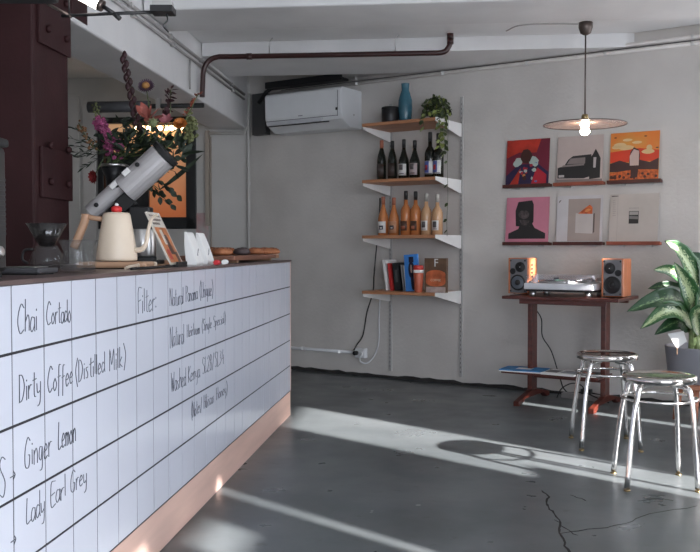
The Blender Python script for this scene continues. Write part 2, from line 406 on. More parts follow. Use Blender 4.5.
# single-stroke hand lettering
G = {
'C':[[(.75,.85),(.45,1),(.12,.65),(.05,.3),(.3,0),(.7,.12)]], 'h':[[(.1,1.1),(.05,0)],[(.05,.3),(.35,.55),(.5,.4),(.5,0)]],
'a':[[(.5,.45),(.2,.5),(.02,.2),(.2,0),(.5,.2),(.5,.5),(.55,0)]], 'i':[[(.12,.5),(.12,0)],[(.12,.68),(.15,.74)]],
'o':[[(.3,.5),(.02,.28),(.2,0),(.5,.2),(.3,.5)]], 'r':[[(.05,.5),(.05,0)],[(.05,.3),(.25,.5),(.45,.48)]],
't':[[(.25,.9),(.22,.1),(.4,0)],[(0,.62),(.5,.66)]], 'd':[[(.45,.4),(.2,.5),(.02,.2),(.2,0),(.5,.2)],[(.52,1),(.5,.2),(.56,0)]],
'D':[[(.1,1),(.08,0)],[(0,.98),(.4,.95),(.65,.55),(.4,.08),(0,0)]], 'y':[[(.05,.5),(.12,.12),(.45,.2)],[(.5,.5),(.42,-.25),(.1,-.35)]],
'f':[[(.5,.95),(.25,.9),(.2,.3),(.15,-.3)],[(0,.45),(.45,.5)]], 'e':[[(.05,.25),(.45,.35),(.3,.52),(.05,.3),(.15,.02),(.5,.1)]],
'(':[[(.35,1.1),(.05,.5),(.3,-.2)]], ')':[[(.05,1.1),(.35,.5),(.1,-.2)]], 's':[[(.4,.48),(.1,.45),(.35,.2),(.3,.02),(.02,.03)]],
'l':[[(.1,1),(.1,.05)]], 'M':[[(.05,0),(.1,1),(.35,.3),(.65,1),(.7,0)]], 'k':[[(.08,1),(.06,0)],[(.4,.5),(.08,.22),(.45,0)]],
'G':[[(.7,.88),(.4,1),(.08,.6),(.1,.1),(.5,.05),(.62,.4),(.4,.42)]], 'n':[[(.05,.5),(.05,0)],[(.05,.3),(.3,.52),(.45,.35),(.45,0)]],
'g':[[(.45,.45),(.15,.5),(.05,.15),(.3,.05),(.45,.45),(.42,-.25),(.1,-.3)]], 'L':[[(.15,1),(.05,.05),(.6,.08)]],
'm':[[(.05,.5),(.05,0)],[(.05,.3),(.2,.5),(.3,.35),(.3,0)],[(.3,.3),(.48,.5),(.58,.35),(.58,0)]], 'E':[[(.6,1),(.08,.96),(.05,.02),(.6,.06)],[(.06,.5),(.5,.55)]],
'F':[[(.65,1),(.1,.96),(.08,0)],[(.08,.5),(.5,.55)]], ':':[[(.1,.1),(.13,.16)],[(.1,.5),(.13,.56)]], 'N':[[(.05,0),(.08,1),(.6,0),(.65,1)]],
'u':[[(.05,.5),(.08,.05),(.35,.05),(.45,.5),(.48,0)]], 'P':[[(.1,1),(.08,0)],[(.05,.95),(.5,.9),(.5,.6),(.08,.5)]], 'U':[[(.05,1),(.08,.1),(.4,0),(.6,.2),(.6,1)]],
'q':[[(.45,.4),(.2,.5),(.05,.2),(.3,.05),(.45,.45),(.45,-.35)]], 'S':[[(.6,.9),(.3,1),(.1,.75),(.55,.35),(.4,0),(.05,.1)]], 'p':[[(.05,.5),(.05,-.35)],[(.05,.4),(.35,.5),(.45,.2),(.05,.05)]],
'b':[[(.08,1),(.06,0),(.35,.05),(.42,.35),(.08,.42)]], 'W':[[(.02,1),(.2,0),(.38,.7),(.55,0),(.75,1)]], 'K':[[(.08,1),(.06,0)],[(.55,.95),(.08,.45),(.6,0)]],
'H':[[(.06,1),(.06,0)],[(.55,1),(.55,0)],[(.06,.5),(.55,.52)]], '2':[[(.05,.8),(.3,1),(.5,.75),(.05,.03),(.55,.05)]], '8':[[(.45,.85),(.2,1),(.1,.75),(.45,.3),(.25,0),(.05,.25),(.45,.85)]],
'3':[[(.05,.95),(.45,.85),(.2,.55),(.5,.3),(.05,.03)]], '4':[[(.35,1),(.05,.4),(.55,.42)],[(.42,.65),(.42,0)]], '/':[[(.4,1),(.0,-.1)]], '>':[[(0,.4),(.9,.42)],[(.6,.65),(.92,.42),(.6,.2)]],
'c':[[(.42,.42),(.2,.5),(.03,.25),(.2,0),(.45,.1)]], 'Y':[[(.05,1),(.3,.5)],[(.6,1),(.2,0)]], 'A':[[(.02,0),(.3,1),(.6,0)],[(.12,.4),(.5,.42)]], 'z':[[(.05,.5),(.4,.48),(.05,.03),(.45,.05)]],
}
def write(txt, ya, yb, base, cap, w=.0011, label=None):
    adv = {'i':.3,'l':.28,':':.35,'(':.42,')':.42,' ':.5,'M':.85,'m':.72,'W':.88,'C':.82,'D':.78,'G':.8,'N':.8,'>':1.1,'H':.72,'r':.5,'t':.5}
    tot = sum(adv.get(c, .62) for c in txt); sx = (yb-ya)/tot; mb = MB(); p = ya
    for c in txt:
        dy = random.uniform(-.03,.03)*cap
        for st in G.get(c, []):
            pts = [(p + x*sx*1.0, base + dy + (z + random.uniform(-.02,.02))*cap) for x, z in st]
            q = smooth_path([(0, a, b) for a, b in pts], 4) if len(pts) > 2 else [Vector((0,a,b)) for a, b in pts]
            vs = []
            for i, v in enumerate(q):
                t = (q[min(i+1,len(q)-1)] - q[max(i-1,0)]).normalized(); nn = Vector((0,-t.z,t.y))
                for x in (-.0018, -.0004): vs += [Vector((x,v.y-ye,v.z)) + nn*w, Vector((x,v.y-ye,v.z)) - nn*w]
            fs = []
            for i in range(len(q)-1):
                a, b = i*4, i*4+4
                fs += [(a+2,a+3,b+3,b+2),(a,a+2,b+2,b),(a+1,b+1,b+3,a+3)]
            mb.add(vs, fs)
        p += adv.get(c, .62)*sx
    return mb.build('menu_writing', M_['ink'], ctr)
def wpx(txt, xa, xb, base, cap, w=.00095): write(txt, CXc(xa), CXc(xb), base, cap, w)
wpx('Chai', 17.5, 38, .813, .066); wpx('Cortado', 46.5, 71.5, .818, .055)
wpx('Dirty', 18, 41, .660, .062); wpx('Coffee', 47, 73, .659, .060); wpx('(Distilled', 75, 105, .660, .056); wpx('Milk)', 109, 126, .656, .060)
wpx('Ginger', 23, 51, .507, .068); wpx('Lemon', 57, 75.5, .511, .066)
wpx('>', 8, 14.5, .487, .045); wpx('S', -3, 4, .475, .085); wpx('>', 8, 14.5, .345, .045)
wpx('Lady', 24, 43.5, .380, .060); wpx('Earl', 49, 65, .384, .058); wpx('Grey', 69, 86, .386, .056)
wpx('Filter:', 138, 157.5, .800, .075)
wpx('Natural', 170, 184, .803, .060, .0007); wpx('Panama', 186, 198, .808, .058, .0007); wpx('(Unique)', 200, 213.5, .812, .060, .0007); wpx('Natural', 170, 184.5, .662, .07, .0007)
wpx('Heirloom', 187, 200, .678, .045, .00065); wpx('(Single', 202, 212, .682, .045, .00065); wpx('Special)', 213.5, 226, .684, .045, .00065)
wpx('Washed', 171, 186, .508, .066, .0007); wpx('Kenya', 188, 200, .512, .060, .0007); wpx('SL28/SL34', 202, 224, .517, .062, .0007)
wpx('(Notes/', 191, 202, .376, .055, .0007); wpx('Hibiscus', 203.5, 214, .38, .052, .0007); wpx('Honey)', 216, 227.5, .382, .050, .0007)

# ================================================================== THINGS ON THE COUNTER
TZ = .932
def onbar(px, xc):  # hall (x,y) on the counter seen in column px
    return xc, CX(px, xc)
def dep(xc, yc): return -.0995*xc + .995*yc
def barthing(name, label, cat, px, xc, rz=0, group=None):
    y = CX(px, xc); return thing(name, label, cat, C(xc, y, TZ), CA+rz, group), y
# black grinder / machine at left edge
xc = -1.12; y_m = CX(10, -1.02) - .105
t = thing('coffee_machine', 'tall black machine with side vents at the left end of the counter', 'coffee machine', C(xc, y_m, TZ), CA)
hh = H(139, 2.12) - TZ
MB().box(-.11, .10, -.16, .095, .012, hh-.02).build('housing', M_['blk'], t, bevel=.012)
MB().box(-.115, .105, -.165, .10, hh-.02, hh).build('lid', M_['blkrub'], t, bevel=.006)
mb = MB()
for i in range(12): mb.box(.1001, .104, -.13, .08, hh-.10-.0115*i, hh-.094-.0115*i)
for i in range(12): mb.box(-.05, .08, -.166, -.16, hh-.10-.0115*i, hh-.094-.0115*i)
mb.build('vent_slats', flat('dark_grey_slats', (.015,.015,.018)), t)
MB().lathe([(.014,0),(.014,.012),(.009,.016)], 14, M=Matrix.Translation((.10,.04,.06)) @ Matrix.Rotation(PI/2,4,'Y')).build('knob', M_['steel'], t)
MB().box(-.10,.09,-.15,.085,0,.012).build('foot_pad', M_['blkrub'], t)

# glass server with dark dripper
t, y = barthing('coffee_dripper', 'dark conical dripper standing in a glass server before the red column', 'dripper', 47, -1.20)
z = dep(-1.2, y); s = z/FP
MB().lathe([(.030,0),(.046,.004),(.052,.03),(.043,.06),(.034,.072),(.036,.076),(.032,.072),(.040,.058),(.048,.03),(.040,.008),(0,.006)], 24).build('glass_server', M_['glass'], t)
MB().lathe([(.018,.072),(.024,.078),(.062,.145),(.059,.145),(.021,.080),(.0,.078)], 24).build('dripper_cone', M_['smoke'], t)
MB().tube(smooth_path([(-.036,-.015,.066),(-.062,-.02,.062),(-.068,-.022,.035),(-.052,-.018,.022)]), .004, 8).build('handle', M_['blk'], t)
# low glass jug in front of the kettle
t, y = barthing('glass_jug', 'small clear glass coffee jug beside the cream kettle handle', 'jug', 78, -1.0)
MB().lathe([(.034,0),(.048,.004),(.050,.03),(.040,.055),(.046,.075),(.0555,.092),(.054,.092),(.043,.075),(.037,.055),(.047,.03),(.044,.007),(0,.005)], 24).build('jug_body', M_['glass'], t)
MB().lathe([(.044,.008),(.0465,.012),(.046,.022),(0,.0225)], 20).build('water', M_['glass'], t)
# small black tray, cup by the machine
t, y = barthing('drip_scale', 'flat dark scale lying near the machine at the counter left end', 'scale', 27, -1.08)
MB().box(-.06,.06,-.06,.06,.003,.018).build('scale_body', flat('dark_grey_body', (.05,.05,.055)), t, bevel=.004)
MB().box(-.045,.045,-.05,.03,.0182,.021).build('scale_plate', M_['steel'], t, bevel=.001)
MB().box(-.05,.05,-.05,.05,0,.003).build('foot_pad', M_['blkrub'], t)

# kettle
t, y = barthing('gooseneck_kettle', 'cream electric gooseneck kettle with wooden handle and red lid knob on its base', 'kettle', 117, -1.087, rz=-CA)
MB().box(-.118,.112,-.075,.075,.003,.024).build('base_plate', M_['lwood'], t, bevel=.008)
MB().box(-.10,.10,-.06,.06,0,.003).build('foot_pad', M_['blkrub'], t)
MB().lathe([(.060,.026),(.067,.028),(.068,.036),(.066,.06),(.058,.11),(.050,.155),(.0455,.182),(.043,.184)], 32).build('kettle_body', M_['cream'], t)
lid = MB().lathe([(.043,.1845),(.043,.188),(.02,.190)], 24).build('lid', M_['cream'], t)
MB().lathe([(.014,.190),(.018,.196),(.0175,.206),(.008,.212)], 16).build('knob', flat('red_knob', (.55,.02,.02), .4), lid)
MB().lathe([(.006,.212),(.007,.217),(.003,.221)], 10).build('knob_cap', M_['white'], lid)
MB().tube(smooth_path([(.058,-.01,.062),(.085,-.012,.065),(.102,-.014,.085),(.110,-.015,.13),(.122,-.016,.168),(.142,-.018,.182)]), [.009]*5+[.0085]*5+[.007]*5+[.006]*5+[.0055]*6, 12).build('spout', M_['cream'], t)
MB().tube([(-.040,0,.166),(-.075,.0,.170),(-.108,0,.176)], [.009,.0085,.011], 10).build('handle_bracket', M_['lwood'], t)
MB().tube(smooth_path([(-.104,0,.184),(-.108,0,.160),(-.126,0,.115),(-.146,0,.07)]), .0145, 12).build('handle', M_['lwood'], t)
# cable coil next to the kettle
def floor_cable(name, label, pts, r, m, cat='cable'):
    o = MB().tube(smooth_path(pts, 6), r, 8).build(name, m); return tag(o, label, cat)
cb = [C(-.99, CX(p, -.99) + d, TZ + .0055 + h) for p, d, h in ((138,0,0),(142,.03,0),(150,.05,.004),(153,.02,.012),(146,-.03,.010),(136,-.06,.004),(131,-.05,0))]
floor_cable('power_cable', 'cream power cable curled at the foot of the kettle', cb, .005, M_['cream'])
cb = [C(-.96, CX(p, -.96) + d, TZ + .0045) for p, d in ((131,0),(138,.03),(146,.04),(155,.01),(165,.02),(176,.02))]
floor_cable('power_cable', 'thin black cable lying along the counter edge below the menu card', cb, .004, M_['blkrub'])

# stainless canister
t, y = barthing('steel_canister', 'brushed steel canister on a black base behind the kettle spout', 'canister', 143, -1.19)
MB().lathe([(.052,0),(.054,.004),(.054,.032),(.050,.036)], 28).build('canister_base', M_['blk'], t)
MB().lathe([(.050,.036),(.052,.040),(.052,.142),(.049,.146),(.046,.146),(.046,.06),(0,.06)], 28).build('canister_body', M_['steel'], t)

# tilted grinder on black stand
gd = 4.0
xg = gd*(.995*ray(157) - .0995); yg = CX(157, xg)
t = thing('coffee_grinder', 'tilted silver coffee grinder with black end cap on a black stand', 'grinder', C(xg, yg, TZ), 0)
def gp(px, py, dy=0): return Vector(((px-350)/FP*gd - t.location.x, dy, H(py, gd) - TZ))
MB().box(-.125,.02,-.06,.07,0,.018).build('stand_base', M_['blk'], t, bevel=.005)
MB().box(-.115,-.025,-.03,.05,.018,H(207,gd)-TZ).build('stand_column', M_['blk'], t, bevel=.006)
A, B = gp(94,216), gp(163,154); ax = (B-A).normalized(); Lg = (B-A).length
Mg = Matrix.Translation(A) @ ax.to_track_quat('Z','Y').to_matrix().to_4x4()
# local z along the barrel
up = Mg.to_3x3().inverted() @ Vector((0,0,1))
s_ = 1 if up.x > 0 else -1; useX = abs(up.x) > abs(up.y)
def gM(u, v, w):  # u: across (upwards-left), v: towards camera, w: along
    side = Vector((-ax.z, 0, ax.x))
    return A + side*u + Vector((0,-1,0))*v + ax*w
def gprism(prof, w0, w1, n=None):
    vs = [gM(u, v, w0) for u, v in prof] + [gM(u, v, w1) for u, v in prof]; n = len(prof)
    return vs, [list(range(n))[::-1], list(range(n,2*n))] + [(i,(i+1)%n,n+(i+1)%n,n+i) for i in range(n)]
def gbody(name, w, h, r, cu, w0, w1, m, cv=0):
    vs, fs = gprism(rrect(w, h, r, 5, cu, cv), w0, w1); return MB().add(vs, fs).build(name, m, t, bevel=.003)
gbody('motor_barrel', .124, .125, .05, -.010, Lg*.44, Lg*.985, M_['silver'])
gbody('grinding_barrel', .072, .075, .03, .018, 0, Lg*.435, M_['silver'])
gbody('end_cap', .134, .135, .055, -.010, Lg*.99, Lg*1.05, M_['blkrub'])
gbody('clamp_block', .07, .06, .01, -.052, Lg*.28, Lg*.435, M_['blk'])
for w in (.12, .42, .74):
    vs, fs = gprism([(u*.013+.030, v*.013) for u, v in [(math.cos(k*PI/6), math.sin(k*PI/6)) for k in range(12)]], Lg*w-.0, Lg*w+.0)
    p = gM(.022 if w > .2 else .018, (.070 if w > .43 else .0425), Lg*w)
    MB().lathe([(.010,0),(.010,.006),(.005,.008)], 12, M=Matrix.Translation(p) @ Matrix.Rotation(PI/2,4,'X')).build('screw', M_['blk'], t)
for w in (.60, .40):
    p = gM(.03, .068 if w > .45 else .043, Lg*w)
    MB().box(-.018,.018,-.008,.002,-.012,.012, M=Matrix.Translation(p) @ Matrix.Rotation(-math.atan2(ax.z, ax.x), 4, 'Y')).build('clip', M_['white'], t, bevel=.002)

# menu card
t, y = barthing('menu_card', 'tall leaning menu card with orange drink photo beside the white bags', 'menu card', 178, -.958)
lean = Matrix.Rotation(-math.radians(26), 4, 'Y')
amber = flat('amber_print', (.50,.17,.06), .4, .3, scale=20); dark = flat('dark_print', (.07,.03,.02), .4); ivory = flat('ivory_print', (.60,.55,.48), .5)
mb = MB().box(-.003,.003,-.075,.075,.010,.222, 0, lean).box(.0031,.0036,-.066,.066,.018,.160, 1, lean)
mb.box(.0037,.0041,-.012,.03,.05,.13, 2, lean).box(.0037,.0041,-.05,-.02,.03,.07, 3, lean).box(.0037,.0041,-.03,.0,.09,.15, 0, lean).box(.0037,.0041,.03,.06,.02,.06, 2, lean)
for j, (a, b) in enumerate(((-.06,.06),(-.045,.05),(-.06,.02))):
    yy = a
    while yy < b: w_ = random.uniform(.006,.014); mb.box(.0031,.0036, yy, min(yy+w_, b), .203-.016*j, .212-.016*j, 2, lean); yy += w_ + .005
mb.build('printed_card', [ivory, amber, dark, flat('red_print', (.4,.04,.03))], t)
MB().box(-.030,.018,-.06,.06,0,.0095).box(.010,.018,-.06,.06,.0095,.020).build('card_holder', M_['blk'], t, bevel=.002)
# two white coffee bags
def bag(label, px, xc):
    t, y = barthing('coffee_bag', label, 'bag', px, xc, group='white coffee bags on the counter')
    prof = [(-.012,.002),(.028,.002),(.032,.014),(.012,.075),(-.012,.132),(-.022,.134),(-.022,.07),(-.016,.02)]
    M2 = Matrix.Shear('XZ', 4, (0,0)) if False else Matrix.Identity(4)
    mb = MB().prism([(p, q) for p, q in prof], -.050, .050, 'y', 0, M2)
    mb.build('bag_body', M_['white'], t, bevel=.003)
    mb2 = MB(); yy = -.02
    for k in range(5):
        w_ = random.uniform(.004,.008); zz = .045 + k*.006
        mb2.box(.0, .0015, yy, yy+w_, zz-.05, zz-.046, 0, Matrix.Translation((.0225,0,.045)) @ Matrix.Rotation(-.318,4,'Y')); yy += .009
    MB().box(-.012,.028,-.044,.044,0,.0018).build('bag_base', M_['white'], t)
    mb2.build('scrawled_name', M_['ink'], t)
bag('white coffee bag nearer the menu card, leaning back', 193, -.98)
bag('white coffee bag nearer the pastry board, leaning back', 204, -.98)
# sweets
for px, m, lab in ((217, flat('red_foil', (.55,.03,.04), .3), 'small red wrapped sweet beside the white bags'), (225, M_['white'], 'small white wrapped sweet in front of the pastry board')):
    t, y = barthing('wrapped_sweet', lab, 'sweet', px, -.915)
    MB().lathe([(.004,0),(.012,.003),(.015,.010),(.012,.018),(.004,.021)], 14).build('sweet_body', m, t)
    for s in (-1,1): MB().lathe([(.003,0),(.010,.012)], 10, M=Matrix.Translation((0,s*.013,.010)) @ Matrix.Rotation(-s*PI/2,4,'X')).build('wrapper_twist', m, t)
# pastry board
ya, yb = 4.06, 5.22
t = thing('pastry_board', 'long brown wooden serving board at the far end of the counter', 'serving board', C(-1.09, (ya+yb)/2, TZ), CA)
h2 = (yb-ya)/2
MB().box(-.15,.15,-h2,h2-.10,.012,.034).build('board', mat('board_wood', (.20,.085,.05), .5, var=.2, scale=7, stretch=(5,.5,5)), t, bevel=.004)
MB().box(-.15,.15,h2-.0995,h2,.012,.034).build('board_end', M_['lwood'], t, bevel=.004)
for s in (-1,1): MB().box(-.13,.13,s*(h2-.16)-.02,s*(h2-.16)+.02,0,.012).build('board_foot', M_['lwood'], t)
crust = mat('baked_crust', (.24,.075,.03), .6, col2=(.40,.15,.06), scale=30, bump=.5, bscale=70)
def pastry(px, xc, r, label, m=crust):
    y = CX(px, xc); t = thing('cookie', label, 'pastry', C(xc, y, TZ+.0345), CA, 'pastries on the serving board')
    mb = MB(); prof = [(r*.6,0),(r*.95,.006),(r,.016),(r*.8,.030),(r*.4,.037),(.004,.038)]
    mb.lathe(prof, 20)
    mb.v = [(a + random.uniform(-.003,.003), b + random.uniform(-.003,.003), c + (random.uniform(-.003,.003) if c > .002 else 0)) for a, b, c in mb.v]
    mb.build('cookie_dough', m, t)
    for k in range(5):
        a = k*1.3; MB().lathe([(.003,0),(.006,.003),(.002,.006)], 7, (math.cos(a)*r*.5, math.sin(a)*r*.5, .031)).build('chocolate_chunk', flat_choc, t)
flat_choc = flat('chocolate', (.06,.022,.012), .5)
pastry(213, -1.10, .040, 'brown cookie at the near end of the board, half behind the white bag')
pastry(222, -1.04, .048, 'brown cookie second from the near end of the board')
pastry(229, -1.13, .045, 'brown cookie third from the near end, behind its neighbour')
pastry(242, -1.04, .045, 'flat dark cookie in the middle of the board', flat('dark_dough', (.07,.05,.05), .6, .2))
pastry(255, -1.04, .048, 'red brown cookie just past the middle of the board')
pastry(264, -1.03, .050, 'red brown cookie second from the far end of the board')
pastry(272, -1.01, .048, 'red brown cookie at the far end of the board')
# ================================================================== FLOWERS
fd = 4.15
xv = fd*(.995*ray(115) - .0995); yv = CX(115, xv)
V0 = C(xv, yv, TZ)
vt = thing('flower_vase', 'black vase with silver rim holding the mixed bouquet on the counter', 'vase', V0, 0)
vh = H(166, fd) - TZ
MB().lathe([(.045,0),(.05,.004),(.052,.10),(.035,.20),(.028,.28),(.042,vh-.05),(.060,vh-.008),(.055,vh-.008),(.036,vh-.05),(.022,.28),(.02,.2),(0,.2)], 28).build('vase_body', M_['blk'], vt)
MB().lathe([(.061,vh-.0075),(.065,vh-.004),(.065,vh+.004),(.061,vh+.006),(.056,vh+.004),(.056,vh-.007)], 28).build('rim', M_['steel'], vt)
def FW(px, py, dd=0): return Vector((ray(px)*(fd+dd), fd+dd, H(py, fd+dd)))
def leafmesh(mb, base, tip, width, droop=.0, mi=0, n=5, nrm=None):
    base, tip = Vector(base), Vector(tip); d = tip-base; Ln = d.length
    if Ln < 1e-6: return
    side = d.cross(Vector((random.uniform(-1,1), random.uniform(-1,1), random.uniform(-.3,1)))).normalized() if nrm is None else d.cross(nrm).normalized()
    up = side.cross(d.normalized()); vs = []
    for i in range(n+1):
        s = i/n; c = base + d*s + Vector((0,0,-1))*droop*Ln*s*s; w = width*math.sin(PI*min(.98, s*.93+.05))
        vs += [c - side*w, c - up*w*.25, c + side*w]
    fs = []
    for i in range(n):
        a = i*3; fs += [(a,a+1,a+4,a+3),(a+1,a+2,a+5,a+4)]
    mb.add(vs, fs, mi, True)
def stemthing(name, label, cat, pts, r=.0025):
    """pts in world space, first is at the vase mouth"""
    b = Vector(pts[0]); t = thing(name, label, cat, b, 0, 'flowers in the black vase')
    P = [Vector(p) - b for p in pts]
    MB().tube(smooth_path(P, 4), r, 6).build('stem', M_['stem'], t); return t, P, b
def mouth(i): 
    a = i*1.7; return V0 + Vector((math.cos(a)*.012, math.sin(a)*.012, vh - .12)), V0 + Vector((math.cos(a)*.03, math.sin(a)*.03, vh + .02))
def flower(i, name, label, px, py, dd, via=None, r=.0025):
    a, b = mouth(i); P = [a, b] + ([FW(*via)] if via else []) + [FW(px, py, dd)]
    return stemthing(name, label, 'flower', P, r)
def petals(mb, c, n, rin, rout, w, tilt, mi=0, start=0, axis=None):
    axis = axis or Vector((0,-.75,.6)); q = axis.normalized().to_track_quat('Z','Y')
    for k in range(n):
        a = start + 2*PI*k/n; d = q @ Vector((math.cos(a), math.sin(a), tilt))
        leafmesh(mb, c + d*rin, c + d*rout, w, 0, mi, 4, nrm=q @ Vector((0,0,1)))
def blob(mb, c, r, mi=0, n=8):
    mb.lathe([(r*.3,-r*.9),(r*.85,-r*.5),(r,0),(r*.8,.55*r),(r*.25,.95*r)], n, c, mi)
magenta = flat('magenta_petal', (.26,.05,.13), .6, .3, scale=40); salmon = flat('salmon_petal', (.30,.075,.055), .6, .35, scale=20)
orange = flat('orange_petal', (.45,.15,.03), .6, .2, scale=20); purple = flat('dusky_purple', (.06,.03,.055), .7, .3); yellow = flat('yellow_centre', (.32,.15,.04), .7, .2)
wine = flat('wine_petal', (.035,.008,.011), .6, .3); red = flat('dark_red_petal', (.25,.02,.02), .6, .2); oliv = flat('olive_bloom', (.12,.13,.05), .7, .3, scale=30); rust = flat('rust_bloom', (.18,.04,.02), .6, .2)
# pink stock spike
t, P, b = flower(0, 'pink_stock', 'magenta pink flower spike at the left of the bouquet', 101, 122, -.03, (113,150,-.03))
mb = MB()
for k in range(110):
    s = random.random(); c = P[2].lerp(P[3], s) if False else (FW(117,153,-.03).lerp(FW(100,121,-.03), s) - b)
    rr_ = .046*(1-.45*s); c = c + Vector((random.gauss(0,1), random.gauss(0,1), random.gauss(0,1))).normalized()*rr_*random.uniform(.4,1)
    blob(mb, c, random.uniform(.006,.011), 0, 6); petals(mb, c, 5, .002, .013, .006, .3, 0, random.random()*6, Vector((random.uniform(-1,1),-1,random.uniform(-.2,1))))
mb.build('blossom_spike', magenta, t)
# tall wine gladiolus
t, P, b = flower(1, 'wine_red_gladiolus', 'tallest dark red flower spike rising above the bouquet', 124.5, 56, 0, (137,118,0), .003)
mb = MB()
for k in range(17):
    s = k/16; c = (FW(139,128,0).lerp(FW(125,57,0), s)) - b + Vector(((-1)**k*.010*(1-.3*s), -.006, 0))
    mb.lathe([(.002,-.020),(.011,-.006),(.012,.006),(.006,.018),(.001,.022)], 8, c); 
mb.build('bud_spike', wine, t)
# thistle-like
t, P, b = flower(2, 'purple_thistle', 'round purple flower with yellow centre at the bouquet top', 147.5, 88, -.03, (149,130,0))
mb = MB(); c = P[-1]
petals(mb, c, 22, .010, .040, .005, .1, 0); petals(mb, c, 22, .010, .036, .005, .5, 0, .15)
mb.build('ray_petals', purple, t); mb = MB(); blob(mb, c + Vector((0,-.012,.004)), .019, 0, 14); mb.build('flower_centre', yellow, t)
# salmon lily
t, P, b = flower(3, 'salmon_lily', 'large salmon pink lily in the middle of the bouquet', 150, 116, -.08, (140,145,-.05))
mb = MB(); c = P[-1]
for px, py in ((137,105),(142,102),(152,104),(160,108),(165,116),(158,122),(148,124)): leafmesh(mb, c + Vector((.0,-.0,-.015)), FW(px,py,-.12) - b, .020, .05, 0, 6)
mb.build('lily_petals', salmon, t)
# pink small lily
t, P, b = flower(4, 'pink_lily', 'small pink bloom just right of the salmon lily', 167, 122, -.05, (155,150,-.05))
mb = MB(); petals(mb, P[-1], 6, .002, .035, .012, .6, 0); mb.build('lily_petals', flat('pale_pink_petal', (.28,.09,.10), .6), t)
# orange ranunculus
t, P, b = flower(5, 'orange_ranunculus', 'round orange bloom on the right side of the bouquet', 181, 125, -.06, (165,150,-.04))
mb = MB(); c = P[-1]
for rr_, tl_, st in ((.034,.15,0),(.030,.5,.4),(.024,.9,.8),(.016,1.5,.2)): petals(mb, c, 9, .004, rr_, .014, tl_, 0, st)
mb.build('petal_rosette', orange, t)
# wine foliage sprig
t, P, b = flower(6, 'wine_red_sprig', 'dark wine red leafy sprig right of the purple flower', 172, 90, 0, (165,130,0))
mb = MB()
for k in range(26):
    c = FW(165,118,0).lerp(FW(172,90,0), k/25) - b; d = Vector((random.uniform(-1,1), random.uniform(-.6,.6), random.uniform(-.2,1)))
    leafmesh(mb, c, c + d.normalized()*random.uniform(.02,.04), .008, .1)
mb.build('leaves', wine, t)
t, P, b = flower(7, 'rust_red_sprig', 'rust red grass-like sprig reaching to the upper right', 199, 95, 0, (178,130,0))
mb = MB()
for k in range(24):
    c = FW(186,116,0).lerp(FW(200,95,0), k/23) - b; d = Vector((random.uniform(-.8,1), random.uniform(-.6,.6), random.uniform(-.3,.9)))
    leafmesh(mb, c, c + d.normalized()*random.uniform(.014,.028), .006, .1)
mb.build('florets', rust, t)
# olive amaranth at right
t, P, b = flower(8, 'olive_green_amaranth', 'drooping olive green seed head at the right rim of the bouquet', 190, 118, .05, (170,135,.03))
mb = MB()
for k in range(90): blob(mb, FW(random.gauss(191,3.5), random.gauss(127,7), random.uniform(0,.08)) - b, random.uniform(.006,.011), 0, 6)
mb.build('seed_head', oliv, t)
# green bud
t, P, b = flower(9, 'pale_green_poppy_bud', 'pale green ringed bud below the salmon lily', 154, 124, -.13, (145,150,-.06))
mb = MB(); blob(mb, P[-1], .020, 0, 14); mb.build('bud', flat('pale_green_bud', (.16,.19,.08), .6), t)
mb = MB(); petals(mb, P[-1] + Vector((0,-.004,.006)), 8, .004, .028, .006, .1, 0); mb.build('bud_crown', flat('cream_green', (.24,.24,.14), .6), t)
# dark red blooms hanging low
t, P, b = flower(10, 'dark_red_carnation', 'dark red bloom hanging low left of the vase rim', 95, 177, -.06, (104,160,-.05))
mb = MB(); c = P[-1]; petals(mb, c, 9, .003, .034, .010, .2, 0, 0, Vector((-.6,-.6,-.1))); petals(mb, c, 9, .003, .026, .010, .7, 0, .3, Vector((-.6,-.6,-.1)))
mb.build('petals', red, t)
t, P, b = flower(11, 'brown_seed_spray', 'feathery brown seed spray at the far left of the bouquet', 80, 124, 0, (95,148,0))
mb = MB()
for k in range(34):
    s = k/33; c = FW(95,148,0).lerp(FW(80,126,0), s) - b; 
    blob(mb, c + Vector((random.gauss(0,.012), random.gauss(0,.01), random.gauss(0,.012))), random.uniform(.004,.008), 0, 6)
mb.build('seed_head', flat('tan_seed', (.22,.11,.05), .7, .3), t)
t, P, b = flower(12, 'olive_grass_plume', 'small olive plume above the pink flower spike', 97, 106, .03, (108,135,.02))
mb = MB()
for k in range(26):
    c = FW(99,120,.03).lerp(FW(97,104,.03), k/25) - b; blob(mb, c + Vector((random.gauss(0,.009),random.gauss(0,.008),0)), .005, 0, 6)
mb.build('plume', oliv, t)
# feathery and leafy foliage
def foliage(i, name, label, leaves, m, n, spread, lw, ll, center, dd=0):
    a, bb = mouth(i); t, P, b = stemthing(name, label, 'foliage', [a, bb, FW(center[0], center[1], dd)])
    mb = MB(); tw = MB()
    for k in range(n):
        c = FW(random.gauss(center[0], spread[0]), random.gauss(center[1], spread[1]), dd + random.gauss(0,.05)) - b
        d = Vector((random.uniform(-1,1), random.uniform(-1,1), random.uniform(-.7,1))).normalized()
        leafmesh(mb, c, c + d*ll*random.uniform(.6,1.3), lw, .15)
        if k % 6 == 0:
            tw.tube([P[-1] - Vector((0,0,.03)), (P[-1]+c)/2, c], .0014, 5)
    mb.build('leaves', m, t); tw.build('twigs', M_['stem'], t)
foliage(13, 'eucalyptus_branch', 'dense dark green foliage filling the left of the bouquet', 0, M_['leafdark'], 100, (12,8), .010, .06, (122,142))
foliage(14, 'rose_leaf_branch', 'dark leafy branch filling the right of the bouquet', 0, M_['leafdark'], 60, (10,9), .012, .075, (152,148))
